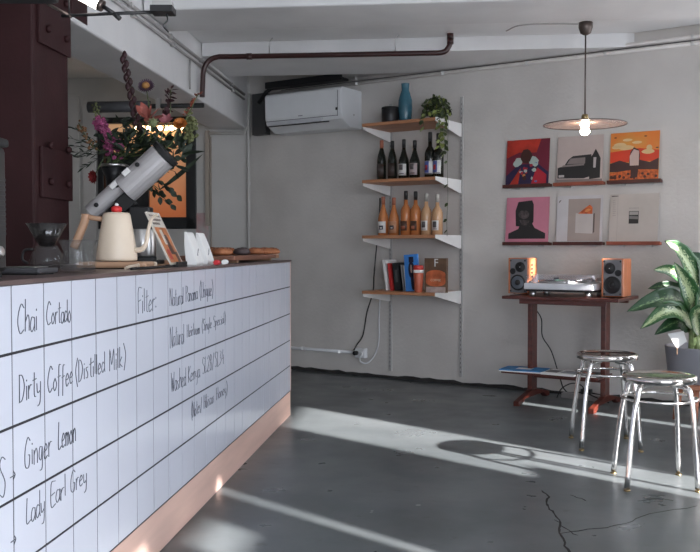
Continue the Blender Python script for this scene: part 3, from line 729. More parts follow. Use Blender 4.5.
foliage(15, 'laurel_branch', 'dark broad leaves behind the orange bloom', 0, M_['leafdark'], 16, (8,8), .018, .09, (180,148), .04)
foliage(18, 'dark_leaf_sprig', 'dark pointed leaves at the top centre of the bouquet below the tall spike', 0, flat('deep_green', (.03,.04,.03)), 36, (11,7), .010, .06, (140,128), .06)
def spray(i, name, label, tips, m, w=.006, dd=0):
    a, bb = mouth(i); t, P, b = stemthing(name, label, 'foliage', [a, bb, bb + Vector((0,0,.03))])
    mb = MB()
    for px, py in tips:
        e = FW(px, py, dd) - b; s0 = P[-1]
        mb.tube([s0, s0.lerp(e,.5)+Vector((0,0,.012)), e], .0012, 5, 0)
        for k in range(7):
            c = s0.lerp(e, .45+.09*k) + Vector((0,0,.01*(1-k/6))); d = (e-s0).normalized() + Vector((random.uniform(-.8,.8), random.uniform(-.5,.5), random.uniform(-.8,.8)))
            leafmesh(mb, c, c + d.normalized()*.035, w, .1)
    mb.build('fronds', m, t)
spray(16, 'fern_spray', 'thin dark fern spray fanning out to the left of the vase', [(66,137),(72,146),(78,158),(68,153),(84,168),(74,128),(90,140)], M_['leafdark'], .004)
spray(17, 'drooping_leaf_branch', 'dark pointed leaves drooping right of the tilted grinder', [(176,172),(170,188),(178,196),(166,202),(172,205),(182,160),(160,192)], M_['leafdark'], .014, -.02)
a, bb = mouth(19); t, P, b = stemthing('long_leaf', 'single long dark leaf pointing far right over the lit window', 'foliage', [a, bb, FW(160,190,.05)])
mb = MB(); leafmesh(mb, P[-1] - Vector((0,0,.0)), FW(203,159,.05) - b, .012, -.08, 0, 8, Vector((0,-1,.3))); mb.build('leaf_blade', M_['leafdark'], t)

# ================================================================== PIPES AND CEILING FITTINGS
dz = 5.93
def cp(px, py, z): return Vector((ray(px)*z, z, H(py, z)))
yP = .0995*(ray(330)*dz) + .995*dz
def onY(px, py, yh):   # point on hall plane y=yh seen at px,py
    r = ray(px); z = yh/(.0995*r + .995); return Vector((r*z, z, H(py, z)))
def onX(px, py, xh):
    r = ray(px); z = xh/(.995*r - .0995); return Vector((r*z, z, H(py, z)))
xpf = bxr + .025
yPp = cfy(53.5,2.31) - .10
pp = [onY(449.5,36,yPp), onY(449.5,44,yPp), onY(447,50,yPp), onY(441,54,yPp), onY(420,54.7,yPp), onY(330,56.4,yPp), onY(235,58,yPp), onY(218,58.5,yPp), onY(209,63,yPp), onY(204.5,72,yPp), onY(203.5,86,yPp), onY(203,98,yPp)]
# keep the drop clear of the long beam's face
minx = bxr + .03
def clampx(v):
    xh = .995*v.x - .0995*v.y; yh = .0995*v.x + .995*v.y; return C(max(xh, minx), yh, v.z)
pp = [clampx(p) for p in pp]
o = MB().tube(smooth_path(pp, 4), .0175, 12); 
rp = thing('heating_pipe', 'dark red pipe running along the ceiling above the air conditioner', 'pipe', pp[0], 0)
off = Matrix.Translation(-pp[0])
def rel(ps, o): return [Vector(p) - Vector(o) for p in ps]
MB().tube(rel(smooth_path(pp, 4), pp[0]), .0175, 12).build('pipe_run', M_['redpipe'], rp)
for q in (onY(449.5,38,yPp), onY(449.5,43,yPp), onY(250,57.8,yPp)):
    d = Vector((0,0,1)) if q.x > .3 else Vector((.995,-.0995,0))
    MB().tube(rel([q - d*.018, q + d*.018], pp[0]), .022, 12).build('pipe_joint', M_['redpipe'], rp)
for px in (270, 395):
    q = onY(px, 57 - (px-270)*.016, yPp); top = Vector((q.x, q.y, 2.40)) 
    MB().tube(rel([q + Vector((0,0,.014)), q + Vector((.0,.0,.09)), q + Vector((.03,-.0,.13))], pp[0]), .004, 6).build('pipe_hanger', M_['steel'], rp)
MB().tube(rel([pp[0] - Vector((0,0,.01)), Vector((pp[0].x, pp[0].y, 2.399))], pp[0]), .012, 8).build('ceiling_stub', M_['redpipe'], rp)
# black pipe continuing under the beam and thick insulated section
pe = pp[-1]
zz = pe.z - .02
q0 = pe + Vector((0,0,-.012)); 
bp = thing('black_pipe', 'black insulated pipe crossing under the beam behind the flowers', 'pipe', C(bxr-.7, yPp, 1.96), CA)
MB().tube([(.745,0,-.0),(-.0,0,0)], .016, 10).build('thin_pipe', M_['blkrub'], bp)
MB().box(.42,.45,-.018,.018,-.02,.0495).build('pipe_clamp', M_['steel'], bp)
xt0 = (onY(90, 102, yPp)); xt1 = onY(150, 102, yPp)
hx0 = .995*xt0.x - .0995*xt0.y - (bxr-.7); hx1 = .995*xt1.x - .0995*xt1.y - (bxr-.7)
MB().tube([(hx0,.0,.0),(hx1,.0,.0)], .038, 16).build('insulated_section', flat('dark_insulation', (.06,.06,.065), .5, .2), bp)
MB().tube([(hx0+.03,.03,.03),(hx1,.03,.03)], .012, 8).build('thin_pipe', M_['blkrub'], bp)

# fluorescent tube lamp and its conduit at top left
dl = 2.6
lt = thing('tube_lamp', 'lit fluorescent tube with hanging rod at the top left', 'lamp', cp(92,3,dl), 0)
o0 = lt.location
MB().tube(rel([cp(72,-9,dl), cp(101,6.5,dl)], o0), .0165, 14).build('glowing_tube', mat('tube_glow', (1,.95,.9), .3, emis=(1,.93,.85), estr=9), lt)
MB().tube(rel([cp(101,6.5,dl), cp(105,8.6,dl)], o0), .017, 12).build('tube_socket', M_['bronze'], lt)
MB().tube(rel([cp(105,8.6,dl), cp(116,15.5,dl)], o0), .006, 8).build('socket_arm', M_['blk'], lt)
rd = thing('lamp_rail', 'thin dark rail with junction box hanging below the ceiling at top left', 'rail', cp(72,17,dl), 0); o0 = rd.location
MB().tube(rel([cp(64,18,dl), cp(116,15.6,dl), cp(162,14,dl)], o0), .0048, 8).build('rail_rod', M_['blk'], rd)
MB().tube(rel([cp(50,6,dl), cp(74,19,dl)], o0), .0045, 8).build('side_rod', M_['bronze'], rd)
MB().tube(rel([cp(71.5,17,dl), cp(71.5,-12,dl)], o0), .002, 6).build('hanging_wire', M_['blk'], rd)
MB().tube(rel([cp(116,15.6,dl), cp(122,21,dl)], o0), .007, 8).build('clamp', M_['blk'], rd)
bx = rel([cp(164,11.5,dl)], o0)[0]
MB().box(bx.x-.030,bx.x+.034,-.03,.03,bx.z-.013,bx.z+.006).box(bx.x-.026,bx.x+.03,-.02,.02,bx.z+.006,bx.z+.02,1).build('junction_box', [M_['blk'], M_['steel']], rd, bevel=.002)
MB().tube(rel(smooth_path([cp(168,16,dl), cp(169,22,dl), cp(165,28,dl), cp(170,34,dl)]), o0), .0025, 6).build('dangling_wire', M_['blk'], rd)
# black bar lamp housing at very top left
t = thing('track_light', 'black bar housing at the very top left of the view', 'lamp', cp(20,1,1.6), 0)
MB().box(-.20,.067,-.03,.03,-.003,.05).build('housing', M_['blk'], t, bevel=.008)
MB().tube([(-.1,0,.05),(-.1,0,2.4499-t.location.z)], .004, 6).build('suspension_rod', M_['blk'], t)
MB().tube([(.03,0,.05),(.03,0,2.4499-t.location.z)], .004, 6).build('suspension_rod', M_['blk'], t)

# conduits clipped on the long beam face
def conduit(name, label, ps, r, m, clips=()):
    b = Vector(ps[0]); t = thing(name, label, 'conduit', b, 0)
    MB().tube(rel(ps, b), r, 8).build('conduit_run', m, t)
    for c in clips: 
        c = Vector(c) - b; MB().box(c.x-.014, c.x+.014, c.y-.014, c.y+.014, c.z-.012, c.z+.012).build('clip', M_['steel'], t)
    return t
xk = bxr + .014
greyp = flat('grey_conduit_paint', (.36,.34,.33), .5)
conduit('wall_conduit', 'upper thin pipe fixed along the side of the long beam', [C(xk, 3.3, 2.272), C(xk, 7.35, 2.272)], .011, greyp, [C(xk, y, 2.272) for y in (3.9,4.6,5.3,6.0,6.9)])
conduit('wall_conduit', 'lower thin pipe fixed along the side of the long beam', [C(xk, 3.3, 2.232), C(xk, 7.35, 2.232)], .008, greyp, [C(xk, y, 2.232) for y in (3.95,4.65,5.35,6.05,6.95)])
conduit('wall_conduit', 'thin wire pipe dropping down the beam beside the red pipe', [C(xk, yPp-.22, 2.22), C(xk, yPp-.22, 2.03)], .006, greyp)
# conduits along the top of the back wall
for h_, d_, r_, lab in ((2.324,.016,.014,'upper pipe running along the top of the back wall'), (2.284,.016,.013,'lower pipe running along the top of the back wall')):
    conduit('wall_conduit', lab, [W(-2.1,d_,h_), W(2.4,d_,h_)], r_, flat('pale_conduit', (.68,.64,.61), .5), [W(t_,d_,h_) for t_ in (-1.2,-.45,.2,.75,1.3)])
conduit('wall_conduit', 'thin dark cable lying between the two pipes on the back wall', [W(-1.95,.008,2.304), W(2.4,.008,2.304)], .003, flat('grey_cable', (.07,.06,.06)))
# vertical pipe in the corner with branch
cwx = cxc - .06
conduit('wall_conduit', 'vertical white pipe in the corner left of the air conditioner', [C(cxc-.0,cyc-.045,.2), C(cxc-.0,cyc-.045,2.05), C(cxc+.01,cyc-.06,2.3)], .013, M_['plaster2'], [C(cxc-0.0,cyc-.040,z) for z in (.7,1.2,1.55,1.9)])
conduit('wall_conduit', 'short horizontal white pipe under the end of the long beam', [C(wxx(213),cyc-.04,1.975), C(cxc-.035,cyc-.04,1.975), C(cxc-.01,cyc-.075,2.02)], .013, M_['plaster2'])
struct(MB().box(wxx(209), wxx(213), cyc-.045, cyc-.002, H(226,7.7), 2.0).box(wxx(213.5), wxx(214.6), cyc-.02, cyc-.002, .9, 1.95).build('trim_8', flat('beige_pipe_box', (.36,.31,.26), .6), rz=CA))
# black clutter added to fill the dark gap around the air conditioner
t = thing('gap_filler', 'black tray and lines added to fill the dark gap above the air conditioner', 'cable tray', W(-2.0,.10,2.30), WA)
MB().box(0,.75,-.06,.04,0,.02).box(0,.75,-.06,-.05,.02,.05).build('tray', M_['blk'], t)
MB().tube([(-.10,-.02,-.10),(-.02,-.02,-.02),(.10,-.02,.035),(.7,-.02,.035)], .016, 8).build('insulated_line', M_['blkrub'], t)
MB().tube([(-.13,.03,-.18),(-.12,.02,-.05),(-.03,.02,.04),(.6,.02,.045)], .012, 8).build('insulated_line', M_['steel'], t)
MB().tube([(-.16,.03,-.32),(-.15,.02,-.16),(-.06,.02,-.08),(.04,.02,-.06)], .018, 8).build('insulated_line', M_['blkrub'], t)
MB().box(-.18,-.04,-.01,.06,-.36,-.02).build('gap_box', flat('dark_grey_box', (.05,.05,.05)), t, bevel=.005)

# ================================================================== AIR CONDITIONER
t = thing('air_conditioner', 'white wall mounted air conditioner left of the bottle shelves', 'air conditioner', W(-1.165,0,1.925), WA)
prof = [(-.0,.0),(-.17,.0),(-.272,.055),(-.288,.10),(-.292,.285),(-.27,.298),(0,.298)]
mb = MB(); vs = [(x, y, z) for x in (-.735, 0) for y, z in prof]; n = len(prof)
mb.add(vs, [list(range(n)), list(range(n,2*n))[::-1]] + [(i,(i+1)%n,n+(i+1)%n,n+i) for i in range(n)])
mb.build('casing', M_['whitepl'], t, bevel=.01)
MB().box(-.72,-.03,-.2965,-.2925,.078,.082).box(-.032,-.0305,-.297,-.292,.075,.27).build('panel_seam', flat('grey_seam', (.12,.12,.13)), t)
a = math.atan2(.045,.118)
Ml = Matrix.Translation((0,-.284,.068)) @ Matrix.Rotation(-.5, 4, 'X')
MB().box(-.70,-.17,-.012,-.004,-.030,.012, 0, Ml).build('louvre', flat('pale_grey_louvre', (.60,.61,.63)), t, bevel=.003)
MB().box(-.715,-.10,-.008,-.002,-.040,-.034, 0, Ml).build('outlet_slot', M_['blk'], t)
MB().box(-.40,-.36,-.2945,-.2922,.10,.108).build('maker_badge', flat('grey_badge', (.3,.3,.32)), t)
MB().lathe([(.008,0),(.008,.004)], 12, M=Matrix.Translation((.001,-.12,.10)) @ Matrix.Rotation(PI/2,4,'Y')).build('screw_cap', M_['steel'], t)
MB().box(-.05,-.035,-.2955,-.2925,.12,.14).build('receiver_window', M_['blk'], t)

# ================================================================== BOTTLE SHELVES
rail_m = flat('grey_rail', (.42,.41,.40), .5)
for tt, lab in ((-.901,'left grey wall rail carrying the wooden shelves'), (-.302,'right grey wall rail carrying the wooden shelves')):
    t = thing('shelf_rail', lab, 'rail', W(tt,0,.06), WA, 'wall rails of the shelves')
    MB().box(-.0125,.0125,-.013,-.001,0,2.04).build('rail_channel', rail_m, t, bevel=.002)
    mb = MB()
    for k in range(60): mb.box(-.0025,.0025,-.0145,-.0131,.03+k*.033,.045+k*.033)
    mb.build('slots', flat('slot_grey', (.16,.155,.15)), t)
SH = [1.905, 1.497, 1.095, .692]  # top faces
SD = .41
for i, h_ in enumerate(SH):
    lab = ['wooden wall shelf carrying the blue vase and trailing plant, topmost', 'wooden wall shelf carrying the dark wine bottles', 'wooden wall shelf carrying the orange wine bottles', 'wooden wall shelf carrying the books, lowest'][i]
    t = thing('wall_shelf', lab, 'shelf', W(-.60,0,h_), WA, 'wooden shelves on the rails')
    MB().box(-.305,.2955,-SD,-.018,-.022,0).build('shelf_board', M_['wood'], t, bevel=.002)
    MB().prism([(-.0155,-.0225),(-.0155,-.095),(-.04,-.095),(-SD+.01,-.042),(-SD+.01,-.0225)], -.3035, -.2985, 'x').build('bracket', M_['white'], t)
    MB().prism([(-.0155,.001),(-.0155,-.095),(-.04,-.095),(-SD-.002,-.024),(-SD-.002,.001)], .296, .301, 'x').build('bracket', M_['white'], t)
    if 1: MB().box(.3105,.316,-SD+.005,-.016,-.092,.0).build('end_bracket_cheek', M_['white'], t) if False else None
def onshelf(px, d, i):   # wall coordinate t of column px at distance d from wall
    r = ray(px); # 1.068+.836t-.549d = r(6.406-.549t-.836d)
    return (r*(6.406-.836*d) - 1.068 + .549*d)/(.836+.549*r)
# wine bottles
dglass = flat('dark_green_bottle', (.012,.014,.010), .12, .2); ltlab = M_['white']
def bottle(label, px, top, base_py, shelf, kind, group, d=.20):
    tt = onshelf(px, d, shelf); loc = W(tt, d, SH[shelf]); z = loc.y
    hgt = (base_py - top)*z/FP
    t = thing('wine_bottle', label, 'bottle', loc, WA, group); rr_ = .039
    if kind in ('burg', 'orange_slope'): prof = [(.030,0),(rr_,.003),(rr_,hgt*.42),(rr_*.92,hgt*.50),(rr_*.62,hgt*.62),(.0145,hgt*.74),(.013,hgt*.80)]
    elif kind == 'slim': prof = [(.030,0),(.034,.003),(.0345,hgt*.50),(.029,hgt*.62),(.017,hgt*.76),(.013,hgt*.82)]
    else: prof = [(.030,0),(rr_,.003),(rr_,hgt*.55),(rr_*.85,hgt*.61),(.0155,hgt*.70),(.0135,hgt*.80)]
    return t, prof, hgt, rr_
def body(t, prof, m): MB().lathe(prof, 24).build('bottle_glass', m, t)
def cap(t, hgt, m, a=.805): MB().lathe([(.0142,hgt*a),(.0146,hgt*.985),(.012,hgt)], 16).build('capsule', m, t)
def wrap(t, r, z0, z1, m, a0, a1, name='label_paper', n=12, rr2=None):
    mb = MB(); vs = []
    for k in range(n+1):
        a = a0 + (a1-a0)*k/n
        for R in (r+.0003, r+.0012):
            for z in (z0, z1): vs.append((R*math.sin(a), -R*math.cos(a), z))
    fs = []
    for k in range(n):
        b = k*4; c = b+4
        fs += [(b+2,c+2,c+3,b+3),(b,b+1,c+1,c),(b,c,c+2,b+2),(b+1,b+3,c+3,c+1)]
    return mb.add(vs, fs, 0, True).build(name, m, t)
capred = flat('copper_capsule', (.40,.14,.08), .4); capblk = flat('dark_capsule', (.02,.02,.02), .4)
blulab = flat('red_and_blue_label', (.10,.14,.42), .5); redlab = flat('red_print_patch', (.5,.05,.05), .5); darklab = flat('dim_brown_label', (.05,.035,.03), .5); graylab = flat('grey_print', (.12,.11,.11), .5)
Vw = -.45   # labels turned to face the room
g1 = 'dark wine bottles on the upper shelf'; g2 = 'orange wine bottles on the middle shelf'
specs1 = [('dark wine bottle with dim label, first from the left on its shelf',381.5,136,'slim',0),('dark wine bottle with dim label, second from the left on its shelf',392.2,137,'slim',0),
 ('dark bottle with white label, third from the left on its shelf',403.7,136,'burg',1),('dark bottle with pinkish white label, fourth from the left',414.5,137.5,'burg',2),
 ('dark bottle with blue and red label, fifth from the left',429.8,130,'bord',3),('dark bottle with blue and white label, at the right end of its shelf',438,131.5,'bord',4)]
for lab, px, top, kind, L_ in specs1:
    t, prof, hg, r_ = bottle(lab, px, top, 177, 1, kind, g1)
    body(t, prof, dglass); cap(t, hg, capred if L_ == 0 and px < 385 else capblk)
    rr_ = r_ if kind != 'slim' else .0345
    wrap(t, rr_, .035, .12 if L_ in (1,2) else .13, [darklab, ltlab, flat('pinkish_label', (.5,.42,.42)), ltlab, ltlab][L_], -.95+.0, .95)
    if L_ in (1,2): wrap(t, rr_+.001, .075, .115, graylab, -.5, .3, 'label_print'); wrap(t, rr_+.001, .045, .052, graylab, -.5, .5, 'label_print')
    if L_ in (3,4): wrap(t, rr_+.001, .045, .128, blulab, -.8, .25, 'label_print'); wrap(t, rr_+.002, .065, .10, redlab, -.5, .0, 'label_print'); wrap(t, rr_+.001, .037, .043, graylab, -.8, .8, 'label_print')
amb = mat('orange_wine', (.55,.20,.07), .12, var=.1, scale=3); pale = mat('pale_orange_wine', (.60,.36,.20), .12, var=.08, scale=3); clear = mat('clear_neck', (.42,.40,.36), .1, var=.05)
specs2 = [('orange wine bottle with round white label, first from the left',383.2,194,'burg',0),('orange wine bottle with peach label, second from the left',393.8,195,'burg',1),
 ('orange wine bottle with dark label and black cap, third from the left',405.8,188.5,'bord',2),('orange wine bottle with dark label and black cap, fourth from the left',415.5,189,'bord',2),
 ('pale orange bottle with square white label, fifth from the left',426.2,191,'bord',3),('palest bottle with square white label, at the right end of its shelf',437.2,192,'bord',3)]
for lab, px, top, kind, L_ in specs2:
    t, prof, hg, r_ = bottle(lab, px, top, 233, 2, kind, g2)
    body(t, prof, [amb,amb,amb,pale][L_] if L_ < 3 else pale)
    cap(t, hg, [flat('white_capsule',(.5,.42,.4)),capred,capblk,clear][L_] if L_ else capred)
    wrap(t, r_, .02 if L_ < 2 else .035, .105, [ltlab, flat('peach_label',(.55,.28,.16)), flat('dark_label',(.09,.045,.03)), ltlab][L_], -1.0 if L_ < 2 else -.75, 1.0 if L_ < 2 else .7)
    if L_ < 2: wrap(t, r_+.001, .045, .075, M_['ink'], -.35, .5, 'label_print'); wrap(t, r_+.0015, .052, .062, ltlab, -.1, .3, 'label_print')
    elif L_ == 2: wrap(t, r_+.001, .045, .07, capred, -.4, .3, 'label_print')
    else: wrap(t, r_+.001, .055, .098, graylab, -.45, .3, 'label_print'); wrap(t, r_+.001, .042, .047, graylab, -.5, .4, 'label_print')

# top shelf: black tin, blue vase, trailing plant
d_ = .26; t = tag(bpy.data.objects.new('x', None), 'x', 'x'); bpy.data.objects.remove(t)
t = thing('black_canister', 'matt black round canister beside the blue vase on the top shelf', 'canister', W(onshelf(390,d_,0), d_, SH[0]), WA)
MB().lathe([(.060,0),(.063,.004),(.063,.104),(.061,.108)], 32).build('canister_body', M_['blk'], t)
MB().lathe([(.0635,.1082),(.0635,.122),(.058,.126)], 32).build('lid', M_['blkrub'], t)
d_ = .22
t = thing('blue_vase', 'frosted blue glass bottle vase on the top shelf', 'vase', W(onshelf(405,d_,0), d_, SH[0]), WA)
blu = flat('frosted_blue_glass', (.045,.14,.19), .2, .15, scale=12)
MB().lathe([(.038,0),(.043,.004),(.047,.05),(.052,.12),(.050,.17),(.036,.22),(.027,.245),(.029,.285),(.031,.292),(.026,.292),(.022,.25),(.03,.21),(.0,.2)], 32).build('vase_body', blu, t)
d_ = .20; tp = onshelf(436,d_,0)
t = thing('trailing_plant', 'trailing green pothos in a dark pot at the right end of the top shelf', 'plant', W(tp, d_, SH[0]), WA)
MB().lathe([(.040,0),(.045,.003),(.055,.075),(.058,.078),(.052,.078),(.05,.07),(0,.068)], 24).build('pot', flat('dark_green_pot', (.03,.05,.035)), t)
lf = flat('pothos_leaf', (.045,.065,.022), .5, .5, scale=25); lf2 = flat('yellow_green_leaf', (.20,.24,.06), .5, .3)
mb = MB()
for k in range(340):
    a = random.uniform(0, 2*PI); e = random.uniform(-.35, PI/2); R = random.uniform(.06,.108)
    c = Vector((R*math.cos(a)*math.cos(e), R*math.sin(a)*math.cos(e), .085 + R*.85*math.sin(e)))
    d = Vector((random.uniform(-1,1), random.uniform(-1,1), random.uniform(-1,.5))).normalized()
    leafmesh(mb, c, c + d*random.uniform(.022,.038), .012, .2, 0 if random.random() < .85 else 1, 4)
mb.build('leaf_mound', [lf, lf2], t)
def vine(pts, nl, sz):
    P = smooth_path(pts, 5); mb = MB().tube(P, .0015, 5)
    for k in range(nl):
        c = P[int((k+.5)/nl*(len(P)-1))]; d = Vector((random.choice((-1,1))*random.uniform(.4,1), random.uniform(-1,0), -random.uniform(.2,1))).normalized()
        leafmesh(mb, c, c + d*sz*random.uniform(.8,1.3), sz*.38, .2, 1 + (random.random() < .4), 5)
    mb.build('vine', [M_['stem'], lf, lf2], t)
xr = .22
vine([(.03,-.03,.09),(.10,-.08,.07),(.135,-.13,.01),(.135,-.14,-.10),(.14,-.14,-.18),(.13,-.14,-.26)], 34, .036)
vine([(.04,-.05,.08),(.08,-.15,.05),(.125,-.19,-.02),(.130,-.19,-.12),(.125,-.19,-.22)], 22, .034)
vine([(.0,-.05,.07),(.0,-.16,.04),(.02,-.232,-.01),(.03,-.24,-.08)], 10, .032)
vine([(.05,.0,.07),(.11,-.06,.05),(.145,-.10,0),(.145,-.11,-.3),(.150,-.11,-.55),(.145,-.115,-.70),(.15,-.12,-.82)], 9, .030)

# books on the lowest shelf
SB = SH[3]; g3 = 'books on the lowest wall shelf'
def book(label, pxb, wthick, hgt, depth, tilt, m, d=.30, title=None, pages=True):
    tt = onshelf(pxb, d, 3); R = Matrix.Rotation(tilt, 4, 'Y')
    t = thing('book', label, 'book', W(tt, d, SB + abs(math.sin(tilt))*wthick*(1 if tilt > 0 else 0) + .0004), WA, g3)
    MB().box(.003, wthick-.003, .004, depth-.004, .003, hgt-.003, 0, R).build('page_block', ltlab, t)
    mb = MB().box(0,.0025,0,depth,0,hgt,0,R).box(wthick-.0025,wthick,0,depth,0,hgt,0,R).box(.0025,wthick-.0025,0,.0035,0,hgt,0,R)
    mb.build('cover', m, t)
    if title: MB().box(wthick*.3,wthick*.7,-.0012,-.0001,hgt*.3,hgt*.75,0,R).build('spine_print', title, t)
book('white book leaning at the left end of the book row', 386.0, .020, .225, .17, -.14, ltlab)
book('red book leaning against the white book', 390.4, .022, .20, .16, -.13, flat('red_cover', (.50,.03,.03)))
book('thick black book with small print on the spine', 394.6, .052, .202, .17, -.10, flat('black_cover', (.015,.015,.017)), title=flat('grey_title', (.08,.08,.08)))
book('slim grey book right of the black book', 403.2, .012, .19, .16, -.12, flat('grey_cover', (.28,.27,.27)))
book('slim white book between grey and blue books', 405.6, .008, .185, .15, -.11, ltlab)
# blue book facing out
d_ = .34
R = Matrix.Rotation(-.07, 4, 'Y')
t = thing('book', 'bright blue book with dark figure shape, standing behind the red tumbler', 'book', W(onshelf(406,d_,3), d_, SB+.0005), WA, g3)
bl = flat('bright_blue_cover', (.05,.22,.60), .4); 
mb = MB().box(0,.108,0,.02,.0,.262,0,R)
mb.build('cover', bl, t)
mb = MB().box(.038,.076,-.0012,-.0001,.205,.245,0,R)
for cx_, cz_, a_, b_ in ((.056,.15,.026,.06),(.062,.075,.016,.07)):
    mb.prism([(cx_ + a_*math.cos(k*PI/8), cz_ + b_*math.sin(k*PI/8)) for k in range(16)], -.0012, -.0001, 'y', 0, R)
mb.prism([(.055 + .008*math.cos(k*PI/6), .16 + .03*math.sin(k*PI/6)) for k in range(12)], -.0018, -.0012, 'y', 1, R)
mb.build('cover_print', [flat('navy_print', (.015,.015,.04)), flat('tan_print', (.45,.30,.25))], t)
# tumbler
d_ = .385
t = thing('red_tumbler', 'terracotta red lidded tumbler with white band before the blue book', 'tumbler', W(onshelf(418.5,d_,3), d_, SB), WA)
MB().lathe([(.026,0),(.028,.003),(.036,.135),(.035,.137)], 28).build('tumbler_cup', flat('terracotta_cup', (.45,.10,.05), .4), t)
MB().lathe([(.0365,.1375),(.038,.138),(.038,.158),(.0365,.1585)], 28).build('white_band', ltlab, t)
MB().lathe([(.035,.159),(.036,.160),(.035,.185),(.031,.19)], 28).build('lid', flat('red_lid', (.55,.04,.03), .4), t)
# cookbook facing out
def text_mesh(name, txt, size, m, parent, M, ext=.0006):
    cu = bpy.data.curves.new(name, 'FONT'); cu.body = txt; cu.size = size; cu.extrude = ext; cu.align_x = 'CENTER'
    o = bpy.data.objects.new(name, cu); COL.objects.link(o); bpy.context.view_layer.update()
    dg = bpy.context.evaluated_depsgraph_get(); me = bpy.data.meshes.new_from_object(o.evaluated_get(dg)); COL.objects.unlink(o); bpy.data.objects.remove(o)
    me.transform(M @ Matrix.Rotation(PI/2, 4, 'X')); me.materials.clear(); me.materials.append(m)
    r = bpy.data.objects.new(name, me); COL.objects.link(r); r.parent = parent; return r
d_ = .37
t = thing('book', 'cookbook facing out with orange bread photo, at the right end of the books', 'book', W(onshelf(424.5,d_,3)+.012, d_, SB+.0005), WA, g3)
MB().box(-.012,.158,0,.030,0,.240).build('cover', flat('brown_green_cover', (.13,.075,.045), .35, .3, scale=12), t)
mb = MB().box(.001,.154,-.0006,0,.001,.04).prism([(.077 + .098*math.cos(a)*1 if abs(.098*math.cos(a)) < .076 else .077 + math.copysign(.0765, math.cos(a)), .10 + .058*math.sin(a)) for a in [k*PI/12 for k in range(24)]], -.0012, -.0001, 'y', 1)
mb.build('cover_print', [flat('pale_cloth_print', (.42,.33,.30), .5, .2, scale=20), flat('orange_bread_print', (.52,.13,.05), .4, .35, scale=14)], t)
text_mesh('cover_letter', 'F', .078, M_['white'], t, Matrix.Translation((.080,-.0009,.182)))
text_mesh('cover_title', 'COFFEE', .023, flat('cream_letter', (.65,.55,.40)), t, Matrix.Translation((.077,-.0019,.079)))

# socket and cables below shelves
so_ = W(onshelf(363,.0,0), 0, H(358.5, 7.0))
t = thing('wall_socket', 'white wall socket low on the back wall below the shelves', 'socket', so_, WA)
MB().box(-.045,.045,-.05,-.001,0,.078).build('socket_box', M_['whitepl'], t, bevel=.006)
MB().lathe([(.018,0),(.018,.03),(.012,.04)], 16, M=Matrix.Translation((-.028,-.05,.04)) @ Matrix.Rotation(PI/2,4,'X')).build('socket_plug', M_['blk'], t)
MB().box(.005,.035,-.068,-.0505,.022,.055).build('socket_plug', M_['whitepl'], t, bevel=.003)
cd = conduit('wall_conduit', 'white surface conduit leading left from the wall socket', [W(-2.2,.014,H(347,7.5)), W(onshelf(352,0,0)+.02,.014,H(353,7.05))], .013, M_['whitepl'], [W(onshelf(p,0,0),.014,H(y_,z_)) for p, y_, z_ in ((304,348.5,7.35),(341,352.5,7.1))])
def wallpt(px, py, d): 
    tt = onshelf(px, d, 0); p = W(tt, d, 0); return Vector((p.x, p.y, H(py, p.y)))
floor_cable('power_cable', 'black cable hanging down the wall from behind the shelves to the socket', [wallpt(x, y, d) for x, y, d in ((380,198,.008),(379,236,.008),(377,243,.008),(374,275,.008),(373,292,.008),(367,312,.008),(363,335,.008),(357,345,.03),(354,350,.085))], .0045, M_['blkrub'])
floor_cable('power_cable', 'white cable looping down from the lowest shelf to the socket', [wallpt(x, y, d) for x, y, d in ((380,297,.008),(379,318,.008),(379,340,.010),(375,355,.02),(367,363.5,.05),(360,361,.075),(362,352.5,.085))], .0055, M_['whitepl'])

